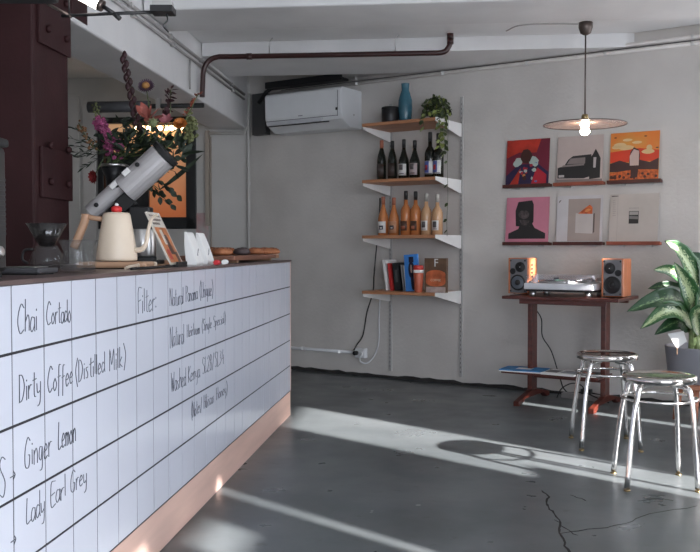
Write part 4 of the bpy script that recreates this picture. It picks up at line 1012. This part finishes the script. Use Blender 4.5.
# ================================================================== RECORD SLEEVES
def sleeve_group():
    beige = flat('warm_grey_sleeve', (.50,.41,.38), .45); blk = flat('black_print', (.02,.018,.018), .45)
    ledges = [(.0455-.02,'dark'),(.4213-.012,'red'),(.787-.012,'dark2')]
    LM = {0: M_['mahog'], 1: mat('dark_ledge_wood', (.07,.02,.015), .4, var=.2), 2: mat('red_brown_ledge', (.26,.07,.04), .4, var=.2)}
    lm = [[1,2,1],[1,1,2]]
    names = [['left','middle','right'],['left','middle','right']]
    T0 = [.056,.4275,.790]; hh = [1.443, 1.042]
    for r in range(2):
        for c in range(3):
            z0 = hh[r]; x0 = [.038,.407,.776][c] + .022
            t = thing('picture_ledge', 'narrow wooden ledge under the %s' % [['red record sleeve','grey sleeve with the black block','orange sunset record sleeve'],['pink record sleeve','sleeve with the white envelope shape','cream sleeve with the small dark square']][r][c], 'ledge', W(x0-.022,0,z0), WA, 'record ledges on the back wall')
            MB().box(0,.346,-.045,-.001,-.020,0).build('ledge_board', LM[lm[r][c]], t, bevel=.002)
            MB().box(0,.346,-.052,-.0455,-.020,.004).build('ledge_lip', LM[lm[r][c]], t, bevel=.001)
            for q in (.09,.27): MB().box(q-.02,q+.02,-.02,-.001,-.030,-.0205).build('ledge_bracket', M_['steel'], t)
    S = .315
    def sl(label, r, c, mats, art):
        ang = math.atan2(.030, S); t = thing('record_sleeve', label, 'record sleeve', W(T0[c], .042, hh[r]+.0006), WA, 'record sleeves on the ledges')
        R = Matrix.Rotation(-ang, 4, 'X'); mb = MB().box(0,S,0,.004,0,S,0,R); 
        lay = [0]
        def P(poly, mi, lv=1): mb.prism([(x*S, z*S) for x, z in poly], -.0004*lv, -.0004*(lv-1)-.0001*0+.0, 'y', mi, R)
        art(P); mb.build('printed_cover', mats, t)
    def ell(cx, cz, a, b, n=16, rot=0, j=0):
        out = []
        for k in range(n):
            th = 2*PI*k/n; x, z = a*math.cos(th)*(1+random.uniform(-j,j)), b*math.sin(th)*(1+random.uniform(-j,j))
            out.append((min(.995,max(.005,cx + x*math.cos(rot) - z*math.sin(rot))), min(.995,max(.005,cz + x*math.sin(rot) + z*math.cos(rot)))))
        return out
    rc = [(0.003,.003),(.997,.003),(.997,.997),(.003,.997)]
    def a1(P):
        P([(.003,.60),(.3,.72),(.7,.70),(.80,.997),(.003,.997)], 1); P([(.003,.003),(.997,.003),(.997,.25),(.75,.45),(.3,.45),(.003,.2)], 2)
        P(ell(.28,.50,.12,.09,14,.7,.15),3,2); P(ell(.64,.52,.13,.10,14,-.7,.15),3,2); P(ell(.47,.63,.13,.17,14,0,.1),4,3)
        P([(.1,.01),(.35,.38),(.3,.01)],1,2); P([(.6,.01),(.72,.38),(.95,.2),(.95,.01)],5,2)
        for k in range(16): P(ell(random.uniform(.36,.72),random.uniform(.05,.5),random.uniform(.02,.055),random.uniform(.02,.05),8,0,.2),random.choice((3,4,6,7,5)),4+k%5)
    def a2(P):
        P([(.02,.10),(.02,.33),(.16,.36),(.25,.50),(.35,.57),(.75,.59),(.74,.12),(.6,.08)],1); P([(.22,.40),(.30,.52),(.62,.53),(.62,.40)],2,2); P([(.10,.34),(.60,.36),(.60,.40),(.14,.38)],2,2)
        P([(.72,.06),(.72,.5),(.78,.58),(.84,.70),(.90,.6),(.95,.5),(.95,.08)],1,3); P([(.80,.30),(.80,.52),(.86,.52),(.85,.3)],3,4); P([(.05,.12),(.17,.12),(.17,.17),(.05,.17)],3,3); P([(.003,.003),(.997,.003),(.997,.06),(.003,.08)],2,1)
    def a3(P):
        P([(.003,.38),(.997,.38),(.997,.60),(.6,.66),(.003,.60)],1); P([(.003,.18),(.997,.18),(.997,.44),(.82,.36),(.6,.42),(.45,.34),(.2,.42),(.003,.36)],2,2); P([(.003,.003),(.997,.003),(.997,.2),(.5,.22),(.003,.16)],3,3)
        for cx,cz,a,b in ((.2,.74,.13,.05),(.12,.70,.09,.04),(.35,.84,.10,.03),(.33,.68,.16,.05),(.78,.58,.13,.05),(.80,.66,.06,.06),(.55,.78,.10,.03)): P(ell(cx,cz,a,b,14,0,.06),4,5)
        for k in range(16): P(ell(random.uniform(.04,.96),random.uniform(.03,.17),.03,.028,10),5,6+k%3)
        P([(.44,.05),(.44,.30),(.40,.36),(.42,.58),(.49,.68),(.60,.62),(.62,.5),(.60,.30),(.58,.05)],2,10); P([(.42,.30),(.41,.50),(.49,.64),(.60,.60),(.60,.30)],6,11)
        for cx,cz in ((.72,.9),(.1,.9),(.96,.65)): P(ell(cx,cz,.03,.012,8),2,6)
    def a4(P):
        P([(.07,.08),(.93,.08),(.93,.20),(.68,.32),(.60,.45),(.36,.45),(.30,.30),(.07,.2)],1); P([(.24,.36),(.22,.70),(.28,.90),(.60,.93),(.64,.84),(.65,.45),(.56,.34)],1,2)
        P(ell(.42,.62,.13,.10,12,0,.1),2,3); P([(.32,.50),(.56,.48),(.5,.38),(.38,.38)],2,4)
    def a5(P):
        P([(.25,.02),(.95,.02),(.95,.93),(.25,.93)],1); P([(.42,.20),(.80,.18),(.80,.60),(.42,.62)],2,2); P([(.80,.18),(.835,.22),(.835,.62),(.80,.60)],3,2)
        P([(.47,.61),(.62,.73),(.72,.80),(.78,.74),(.78,.60)],4,3); P(ell(.68,.68,.06,.03,10,.3,.2),5,4); P([(.03,.85),(.05,.9),(.09,.92),(.08,.9),(.05,.86)],3,2)
    def a6(P):
        P([(.40,.38),(.60,.38),(.60,.64),(.40,.64)],1); P([(.41,.48),(.59,.47),(.59,.53),(.41,.54)],2,2); P([(.41,.56),(.59,.56),(.59,.63),(.41,.63)],3,2); P([(.16,.02),(.166,.02),(.166,.95),(.16,.95)],4)
        P([(.03,.95),(.17,.955),(.17,.97),(.03,.97)],5,2)
        for k in range(9): P([(.06,.55+.04*k),(.06+random.uniform(.03,.08),.55+.04*k),(.13,.56+.04*k),(.06,.562+.04*k)],4,2)
        for k in range(8): x=.40+.026*k; P([(x,.69),(x+.014,.69),(x+.014,.715),(x,.715)],4,2)
    sl('red and purple record sleeve with colourful shapes, upper left of six', 0, 0, [flat('deep_red_print',(.15,.012,.03)),flat('hot_red_print',(.42,.03,.015),var=.3,scale=9),flat('navy_purple',(.02,.012,.05)),flat('pale_mint',(.38,.46,.42)),flat('brown_dark',(.05,.015,.01)),flat('bright_red',(.40,.015,.03)),flat('orange_bit',(.5,.2,.05)),flat('blue_bit',(.08,.15,.35))], a1)
    sl('warm grey record sleeve with big black block shape, upper middle', 0, 1, [beige, blk, flat('grey_tone',(.22,.18,.17)), flat('pale_tone',(.48,.43,.42))], a2)
    sl('orange record sleeve with clouds and dark hills, upper right', 0, 2, [mat('orange_sky_print',(.72,.20,.035),.45,col2=(.62,.30,.06),scale=5),flat('red_sky_print',(.62,.045,.015)),flat('dark_hill_print',(.05,.018,.018)),flat('orange_field',(.50,.10,.02),var=.4,scale=60),flat('cream_cloud',(.70,.48,.24)),flat('dark_dot',(.08,.02,.01)),flat('pale_shirt_tone',(.55,.40,.36))], a3)
    sl('pink record sleeve with dark rounded silhouette, lower left', 1, 0, [flat('rose_pink_print',(.55,.20,.27)), blk, flat('grey_brown_tone',(.07,.055,.055),var=.6,scale=40)], a4)
    sl('white record sleeve with envelope shape and orange wedge, lower middle', 1, 1, [flat('white_sleeve',(.55,.53,.54)),flat('taupe_print',(.36,.30,.27)),flat('envelope_white',(.50,.46,.44)),flat('shadow_brown',(.12,.09,.08)),flat('orange_wedge',(.52,.11,.03),var=.4,scale=40),flat('orange_bright',(.65,.25,.08))], a5)
    sl('cream record sleeve with small dark square, lower right', 1, 2, [flat('cream_sleeve',(.50,.45,.41)), blk, flat('grey_photo',(.2,.19,.18)), flat('light_photo',(.35,.33,.31)), flat('thin_grey',(.36,.32,.30)), flat('dark_strip',(.08,.07,.07))], a6)
sleeve_group()

# ================================================================== PENDANT LAMP
pz = 5.22; pc = Vector((ray(583.8)*pz, pz, 0))
t = thing('pendant_lamp', 'pendant lamp with flat amber glass disc and bare glowing bulb', 'lamp', (pc.x, pc.y, 2.30), 0)
MB().lathe([(.040,0-.001),(.040,-.03),(.030,-.062),(.012,-.072)], 24).build('ceiling_canopy', M_['bronze'], t)
hd = H(122.8, pz) - 2.30
MB().tube([(0,0,-.07),(0,0,hd+.03)], .0045, 10).build('stem_rod', M_['bronze'], t)
MB().lathe([(.016,hd+.045),(.020,hd+.035),(.020,hd+.006),(.016,hd+.003)], 16).build('bulb_holder', M_['brass'], t)
MB().lathe([(.018,hd+.0025),(.235,hd-.012),(.235,hd-.016),(.018,hd-.0015)], 64).build('glass_disc', M_['disc'], t)
mb = MB(); n=64
mb.tube([(.235*math.cos(2*PI*k/n), .235*math.sin(2*PI*k/n), hd-.014) for k in range(n+1)], .0028, 6, caps=False); mb.build('disc_rim', M_['bronze'], t)
MB().lathe([(.012,hd-.002),(.022,hd-.006),(.026,hd-.018),(.019,hd-.030),(.017,hd-.034),(.026,hd-.046),(.028,hd-.056),(.020,hd-.070),(.006,hd-.076)], 20).build('bulb', mat('bulb_glow',(1,.9,.75),.3,emis=(1,.82,.60),estr=60), t)
# cable on ceiling going to the lamp
def ceilpt(px, py, h): z = (h-1)*FP/(248.5-py); return Vector((ray(px)*z, z, h))
floor_cable('ceiling_cable', 'thin cable running over the ceiling to the pendant lamp', [ceilpt(576,26,2.294), ceilpt(540,30,2.294) if False else Vector((ray(548)*5.22,5.24,2.296)), Vector((ray(520)*5.22,5.28,2.297)), Vector((ray(508)*5.30,5.40,2.294))], .004, greyp, 'cable')

# ================================================================== CONSOLE TABLE
TH = .698
c0 = W(.64,.35,0)
t = thing('console_table', 'red mahogany console table carrying the turntable against the back wall', 'table', c0, WA)
# local x along wall (t-.64), local y = -(d-.35)
MB().prism([(-.362,-.25),(.385,-.25),(.365,.25),(-.362,.25)], TH-.020, TH, 'z').build('tabletop', M_['mahog'], t, bevel=.003)
MB().box(-.25,.31,-.235,-.20,TH-.048,TH-.0205).box(-.25,.31,.20,.235,TH-.048,TH-.0205).build('apron', M_['mahog'], t, bevel=.002)
for x in (-.253+.0, .23):
    MB().box(x-.016,x+.016,-.045,.045,.075,TH-.0205).build('leg', M_['mahog'], t, bevel=.003)
    f = MB().prism([(-.27,.0),(-.22,.0),(-.16,.035),(.16,.035),(.22,0),(.27,0),(.27,.03),(.05,.0745),(-.05,.0745),(-.27,.03)], x-.018, x+.018, 'x').build('foot', M_['mahog'], t, bevel=.003)
MB().box(-.236,.213,-.012,.012,.155,.190).build('crossbar', M_['mahog'], t, bevel=.002)
MB().box(-.40,.24,-.17,-.047,.1905,.204).box(-.236,.213,-.046,.046,.1905,.204).box(-.40,.24,.047,.12,.1905,.204).build('lower_shelf', M_['mahog'], t, bevel=.002)
# magazines on lower shelf
def mag(label, x, y, w, d, z, m, rz=0, patches=()):
    p = W(.64+x, .35-y, z); t = thing('magazine', label, 'magazine', p, WA+rz, 'magazines on the low table shelf')
    MB().box(-w/2,w/2,-d/2,d/2,0,.007).build('page_block', ltlab, t)
    MB().box(-w/2,w/2,-d/2,d/2,.0071,.0125).build('cover', m, t)
    for (a,b,c,d2,mm) in patches: MB().box(a,b,c,d2,.0126,.0131).build('cover_print', mm, t)
zs = .2045
bluec = flat('blue_magazine', (.03,.22,.50), .6, .2, scale=15)
mag('blue magazine sticking out left of the low table shelf', -.275, -.08, .28, .20, zs, bluec, .1, [(-.05,.05,-.03,.05,ltlab)])
mag('white magazine beside the blue one on the low table shelf', -.01, -.09, .22, .20, zs, ltlab, -.05, [(-.10,-.02,-.06,.05,graylab),(.0,.09,-.05,.06,flat('grey_print_b',(.3,.3,.32)))])
mag('dark covered magazine at the right of the low table shelf', .145, -.075, .14, .16, zs, flat('dark_magazine',(.06,.05,.05)), .04, [(-.04,.04,-.04,.04,flat('orange_print_b',(.45,.12,.05)))])
# power strip and cables under table
p = W(.66,.12,0)
t = thing('power_strip', 'pale power strip on the floor below the console table', 'power strip', p, WA)
MB().box(-.15,.15,-.03,.03,.0,.035).build('strip_body', flat('dull_white_plastic',(.30,.28,.27)), t, bevel=.006)
MB().box(-.02,.05,-.02,.02,.0355,.07).build('adapter', M_['blk'], t, bevel=.004)
floor_cable('power_cable', 'black cable dropping from the left speaker to below the console table', [W(.64-.34,.12,TH-.03), W(.64-.335,.11,.60), W(.64-.29,.10,.52), W(.64-.285,.09,.40), W(.64-.22,.09,.30), W(.64-.16,.085,.12), W(.64-.13,.085,.05), W(.64-.06,.085,.012), W(.64+.1,.06,.010), W(.64+.3,.07,.010)], .004, M_['blkrub'])
floor_cable('power_cable', 'black cable arching over the floor behind the table crossbar', [W(.50,.20,.006), W(.53,.19,.07), W(.60,.19,.11), W(.66,.18,.10), W(.70,.17,.05), W(.85,.20,.006)], .004, M_['blkrub'])

# ================================================================== TURNTABLE
xt = .475 + .105 - .0
p = W(.62, .36, TH)
t = thing('turntable', 'silver record player with clear dust cover between the two speakers', 'turntable', p, WA)
for x in (-.18,.18):
    for y in (-.12,.12): MB().lathe([(.020,0),(.022,.003),(.022,.028),(.018,.0295)], 16, (x,y,0)).build('foot', M_['steel'], t)
MB().box(-.215,.215,-.155,.155,.030,.042).build('underbody', M_['blk'], t)
MB().box(-.225,.225,-.165,.165,.0425,.082).build('plinth', flat('bright_silver', (.62,.63,.66), .4), t, bevel=.006)
pl = MB().lathe([(.150,.083),(.152,.085),(.152,.095),(.148,.097)], 40, (-.03,0,0)).build('platter', M_['steel'], t)
MB().lathe([(.146,.0973),(.146,.0985),(.052,.0987)], 40, (-.03,0,0)).build('record_disc', M_['blk'], pl)
MB().lathe([(.05,.0988),(.05,.0995)], 24, (-.03,0,0)).build('record_label', flat('green_record_label',(.1,.3,.2)), pl)
MB().lathe([(.028,.0825),(.028,.092),(.018,.093),(.018,.108)], 18, (.17,.09,0)).build('tonearm_base', M_['steel'], t)
MB().tube(smooth_path([(.172,.12,.112),(.17,.09,.112),(.16,0,.110),(.13,-.08,.106),(.10,-.10,.103)]), .0045, 8).build('tonearm', M_['chrome'], t)
MB().lathe([(.014,.0825),(.014,.094)], 14, (-.19,-.13,0)).build('start_knob', M_['steel'], t)
MB().lathe([(.010,.0825),(.010,.10),(.006,.104)], 12, (.06,-.14,0)).build('target_lamp', M_['whitepl'], t)
dc = MB(); th = .003; a, b_, z0, z1 = .215, .155, .0845, .132
dc.box(-a,a,-b_,-b_+th,z0,z1).box(-a,a,b_-th,b_,z0,z1).box(-a,-a+th,-b_+th,b_-th,z0,z1).box(a-th,a,-b_+th,b_-th,z0,z1).box(-a,a,-b_,b_,z1,z1+th)
dc.build('dust_cover', M_['cover'], t)
for x in (-.13,.13): MB().box(x-.015,x+.015,.1555,.172,.0826,.11).build('hinge', M_['blk'], t)

# ================================================================== SPEAKERS
def speaker(label, px, d, mirror, rz):
    t_ = onshelf(px, d, 0); p = W(t_, d, TH)
    t = thing('bookshelf_speaker', label, 'speaker', p, WA+rz, 'bookshelf speakers')
    w, h, dp = .134, .240, .17
    MB().box(-w/2,w/2,.006,dp,.004,h).build('cabinet', M_['spkwood'], t, bevel=.006)
    MB().box(-w/2+.012,w/2-.004 if not mirror else w/2-.012,0,.0058,.010,h-.006).box(-w/2,-w/2+.011,-.001,.0058,.004,h,1).build('baffle', [M_['spkgrey'], M_['spkwood']], t, bevel=.001)
    for x in (-.045,.045): MB().lathe([(.008,0),(.008,.004)], 10, (x,.05,0)).lathe([(.008,0),(.008,.004)], 10, (x,.13,0)).build('rubber_foot', M_['blkrub'], t)
    F = lambda x, z: Matrix.Translation((x,-.0005,z)) @ Matrix.Rotation(PI/2,4,'X')
    s = -1 if mirror else 1
    wf = MB().lathe([(.053,0),(.053,.004),(.046,.006),(.043,.003),(.022,-.0),(.020,.004),(.006,.008)], 32, M=F(0,.078), mis=[0,0,0,0,0,0]).build('woofer', M_['blk'], t)
    cone = flat('blue_grey_cone',(.12,.14,.17),.3) if not mirror else M_['blk']
    MB().lathe([(.042,.0045),(.040,.0055),(.024,.0050),(.022,.0062)], 32, M=F(0,.078)).build('woofer_cone', cone, wf)
    MB().lathe([(.020,.0066),(.016,.010),(.005,.013)], 24, M=F(0,.078)).build('dust_cap', M_['blk'], wf)
    tw = MB().lathe([(.034,0),(.034,.003),(.028,.005),(.012,.004),(.010,.006),(.004,.009)], 28, M=F(.016*s,.180)).build('tweeter', M_['blk'], t)
    MB().lathe([(.003,.0092),(.002,.011)], 8, M=F(.016*s,.180)).build('tweeter_tip', M_['whitepl'], tw)
    MB().lathe([(.020,0),(.020,.003),(.015,.001)], 20, M=F(-.036*s,.152)).build('bass_port', M_['blk'], t)
    for x in (-.050,.050):
        for z in (.022,.222): MB().lathe([(.006,0),(.006,.004)], 10, M=F(x,z)).build('grille_peg', M_['blk'], t)
    if not mirror:
        MB().box(w/2+.0003,w/2+.002,.05,.085,.07,.21).build('control_panel', flat('amber_panel',(.42,.16,.07)), t)
        for k in range(5): MB().lathe([(.008,0),(.007,.006)], 10, M=Matrix.Translation((w/2+.0022,.067,.09+.026*k)) @ Matrix.Rotation(PI/2,4,'Y')).build('control_knob', M_['blk'], t)
    return t
speaker('left wooden bookshelf speaker with side knobs and blue-grey cone', 518, .37, False, 0)
speaker('right wooden bookshelf speaker with black cone beside the plant', 612.5, .44, True, 0)

# ================================================================== STOOLS
def stool(label, cx, cy, feet, h, rz=0):
    t = thing('metal_stool', label, 'stool', (cx, cy, 0), rz, 'chrome stools with round seats')
    R = .151
    MB().lathe([(R-.006,h-.030),(R,h-.027),(R+.001,h-.008),(R-.003,h-.002),(R-.012,h),(R-.020,h-.004),(.05,h-.0055)], 56).build('seat', M_['seatsteel'], t)
    for fx, fy in feet:
        d = Vector((fx, fy, 0)); n_ = d.normalized()
        tx = n_*.150
        pts = [d + Vector((0,0,.012)), d.lerp(tx, .35) + Vector((0,0,h*.42)), d.lerp(tx,.72)+Vector((0,0,h*.72)), tx + Vector((0,0,h-.085)), n_*.143 + Vector((0,0,h-.056)), n_*.12 + Vector((0,0,h-.040)), n_*.055 + Vector((0,0,h-.0372))]
        lg = MB().tube(smooth_path(pts, 4), .0118, 12).build('leg', M_['chrome'], t)
        MB().lathe([(.0128,0),(.0132,.002),(.0130,.007)], 14, (fx,fy,0)).build('foot_cap', M_['brass'], lg)
    n = 56; rr_ = .153; zr = h - .10
    MB().tube([(rr_*math.cos(2*PI*k/n), rr_*math.sin(2*PI*k/n), zr) for k in range(n+1)], .0065, 8, caps=False).build('foot_ring', M_['chrome'], t)
    return t
def fpt(px, py):
    p = math.atan(27.5/FP); v = (276-py)/FP; k = -1/(v*math.cos(p) - math.sin(p)); return Vector((ray(px)*k, (math.cos(p)+v*math.sin(p))*k, 0))
def feets(pts, sh):
    P = [fpt(*p) for p in pts]; c = sum(P, Vector())/len(P) + Vector((sh,0,0)); return c, [(p.x-c.x, p.y-c.y) for p in P]
c, f = feets([(627,491),(613.5,473.5),(698,492),(678.5,475)], .018)
stool('nearer chrome stool, at the right with the plant mirrored in its seat', c.x, c.y, f, .465)
c, f = feets([(571,438),(581.5,450.5),(640.8,452),(626,438.5)], .010)
stool('farther chrome stool, standing left of and behind the other', c.x, c.y, f, .470)

# ================================================================== POTTED PLANT
pcx, pcy = 2.06, 5.28
t = thing('potted_plant', 'leafy dieffenbachia in a grey pot on a wooden stand at the right', 'plant', (pcx, pcy, 0), 0)
zt = H(348, pcy-.1); zb = H(386, pcy-.15)
MB().lathe([(.165,zb),(.175,zb+.005),(.196,zt-.01),(.198,zt),(.185,zt),(.182,zt-.04),(0,zt-.042)], 40).build('pot', M_['pot'], t)
MB().lathe([(.181,zt-.041),(.17,zt-.032),(0.01,zt-.028)], 24).build('soil', flat('dark_soil',(.03,.02,.015),.9,.4), t)
st = MB().lathe([(.10,zb-.03),(.19,zb-.028),(.19,zb-.001),(.10,zb-.001)], 32).build('plant_stand', M_['terra'], t)
for a in (-2.9,-2.1,-.9,.4):
    MB().tube([(.135*math.cos(a),.135*math.sin(a),zb-.031),(.16*math.cos(a),.16*math.sin(a),0)], [.022,.016], 12).build('stand_leg', M_['terra'], t)
def diefmat(name, g1, g2, amt):
    m = bpy.data.materials.new(name); m.use_nodes = True; nt = m.node_tree; b = nt.nodes['Principled BSDF']
    uv = nt.nodes.new('ShaderNodeUVMap'); uv.uv_map = 'UVMap'; sp = nt.nodes.new('ShaderNodeSeparateXYZ'); ln(nt, uv.outputs[0], sp.inputs[0])
    def mt(op, a, bb=None):
        n = nt.nodes.new('ShaderNodeMath'); n.operation = op
        for i, q in enumerate((a, bb)):
            if q is None: continue
            if isinstance(q, (int, float)): n.inputs[i].default_value = q
            else: ln(nt, q, n.inputs[i])
        return n.outputs[0]
    v = mt('ABSOLUTE', mt('SUBTRACT', sp.outputs['Y'], .5))
    nz = nt.nodes.new('ShaderNodeTexNoise'); nz.inputs['Scale'].default_value = 9; nz.inputs['Detail'].default_value = 5; mp = nt.nodes.new('ShaderNodeMapping'); mp.inputs['Scale'].default_value = (2.6,1.6,1)
    ln(nt, uv.outputs[0], mp.inputs['Vector']); ln(nt, mp.outputs[0], nz.inputs['Vector'])
    f = mt('SUBTRACT', mt('ADD', mt('MULTIPLY', nz.outputs['Fac'], 1.9), amt-.5), mt('MULTIPLY', v, 1.9))
    r = nt.nodes.new('ShaderNodeValToRGB'); e = r.color_ramp.elements; e[0].position = .30; e[0].color = (*g1,1); e[1].position = .52; e[1].color = (*g2,1)
    ln(nt, f, r.inputs['Fac']); ln(nt, r.outputs['Color'], b.inputs['Base Color']); b.inputs['Roughness'].default_value = .32
    return m
dm = diefmat('variegated_leaf', (.03,.10,.03), (.42,.50,.27), .28); dm2 = diefmat('darker_leaf', (.016,.055,.02), (.16,.26,.11), .0)
def bigleaf(pts, width, m, roll=0, stalk=True, base=None):
    """pts: image columns/rows plus depth offset from the pot's centre, base to tip"""
    P = [Vector((ray(x)*(pcy+d) - pcx, d, H(y, pcy+d))) for x, y, d in pts]; n = 16
    Q = smooth_path(P, max(2, n//(len(P)-1))); vs = []; uvs = []; nseg = len(Q)-1; ncol = 8
    for i, c in enumerate(Q):
        s = i/nseg; tg = (Q[min(i+1,nseg)]-Q[max(i-1,0)]).normalized()
        vw = Vector((0,-1,.3)); side = tg.cross(vw).normalized(); side = Matrix.Rotation(roll*.45,3,tg) @ side; up = side.cross(tg).normalized()
        w = width*1.05*(max(0,math.sin(PI*min(1,max(0,s))**.78))**.75)*(1-.15*s) + .0005
        for k in range(ncol+1):
            u = k/ncol*2-1; vs.append(c + side*u*w + up*(abs(u)**1.5*w*.38) + up*.004*math.sin(s*30+u*3)*abs(u)); uvs.append((s, k/ncol))
    fs = []
    for i in range(nseg):
        for k in range(ncol): a = i*(ncol+1)+k; fs.append((a,a+1,a+ncol+2,a+ncol+1))
    mb = MB().add(vs, fs, 0, True); o = mb.build('leaf', m, t)
    uvl = o.data.uv_layers.new(name='UVMap')
    for lp in o.data.loops: uvl.data[lp.index].uv = uvs[lp.vertex_index]
    so2 = o.modifiers.new('thick','SOLIDIFY'); so2.thickness = .0012
    b = P[0]; r0 = Vector((random.uniform(-.05,.05)+.0, random.uniform(-.04,.04), zt-.03))
    MB().tube(smooth_path([r0, r0.lerp(b,.5)+Vector((-.01,0,.03)), b], 5), [.011]*5+[.007]*6, 8).build('leaf_stalk', M_stk, t)
    return o
M_stk = mat('pale_green_stalk', (.28,.36,.15), .4, var=.35, scale=25)
bigleaf([(698,285,-.02),(690,268,-.05),(678,250,-.08),(664,241,-.12)], .062, dm, .5)
bigleaf([(696,300,-.05),(684,279,-.12),(668,270,-.18),(653,270,-.22)], .042, dm, -.5)
bigleaf([(694,308,0),(680,291,.0),(663,286,-.03),(648,289,-.06)], .035, dm2, .3)
bigleaf([(692,318,-.08),(676,299,-.18),(655,301,-.26),(627,312,-.34)], .065, dm2, .55)
bigleaf([(694,328,-.10),(682,314,-.20),(665,312,-.28),(641,329,-.34)], .060, dm, .35)
bigleaf([(690,332,-.05),(680,322,-.1),(668,326,-.13),(655,335,-.15)], .045, dm2, -.2)
bigleaf([(696,315,-.12),(690,295,-.2),(684,280,-.24),(674,262,-.26)], .055, dm, -.3)
bigleaf([(700,300,.02),(705,280,.0),(700,262,-.02),(688,252,-.04)], .06, dm2, .5)
bigleaf([(702,322,-.1),(704,300,-.18),(712,285,-.2),(725,280,-.22)], .06, dm, .2)
bigleaf([(704,330,-.1),(712,318,-.18),(726,312,-.24),(742,320,-.28)], .06, dm, .2)
bigleaf([(700,335,-.12),(696,322,-.22),(698,312,-.30),(712,308,-.33)], .05, dm, .0)
bigleaf([(706,310,.1),(718,285,.14),(730,268,.16),(742,262,.18)], .06, dm2, .2)
for k, (px, top) in enumerate(((690,300),(696,290),(702,300),(685,322))):
    d = -.05 + .03*k; P = [Vector((ray(692+4*k)*(pcy+d)-pcx, d, zt-.03)), Vector((ray(px)*(pcy+d)-pcx, d, H(top, pcy+d)))]
    MB().tube([P[0], P[0].lerp(P[1],.5)+Vector((.01,0,0)), P[1]], [.017,.014,.008], 10).build('cane', M_stk, t)
t2 = thing('plant_tag', 'pale triangular tag on a stick in the grey pot', 'tag', Vector((ray(678)*(pcy-.15), pcy-.15, zt-.033)), 0)
MB().tube([(0,0,0),(0,0,.05)], .003, 6).build('stick', M_['lwood'], t2)
MB().prism([(0,.035),(.055,.075),(.035,.135),(-.055,.118)], -.002, .002, 'y').build('tag_card', M_['white'], t2)
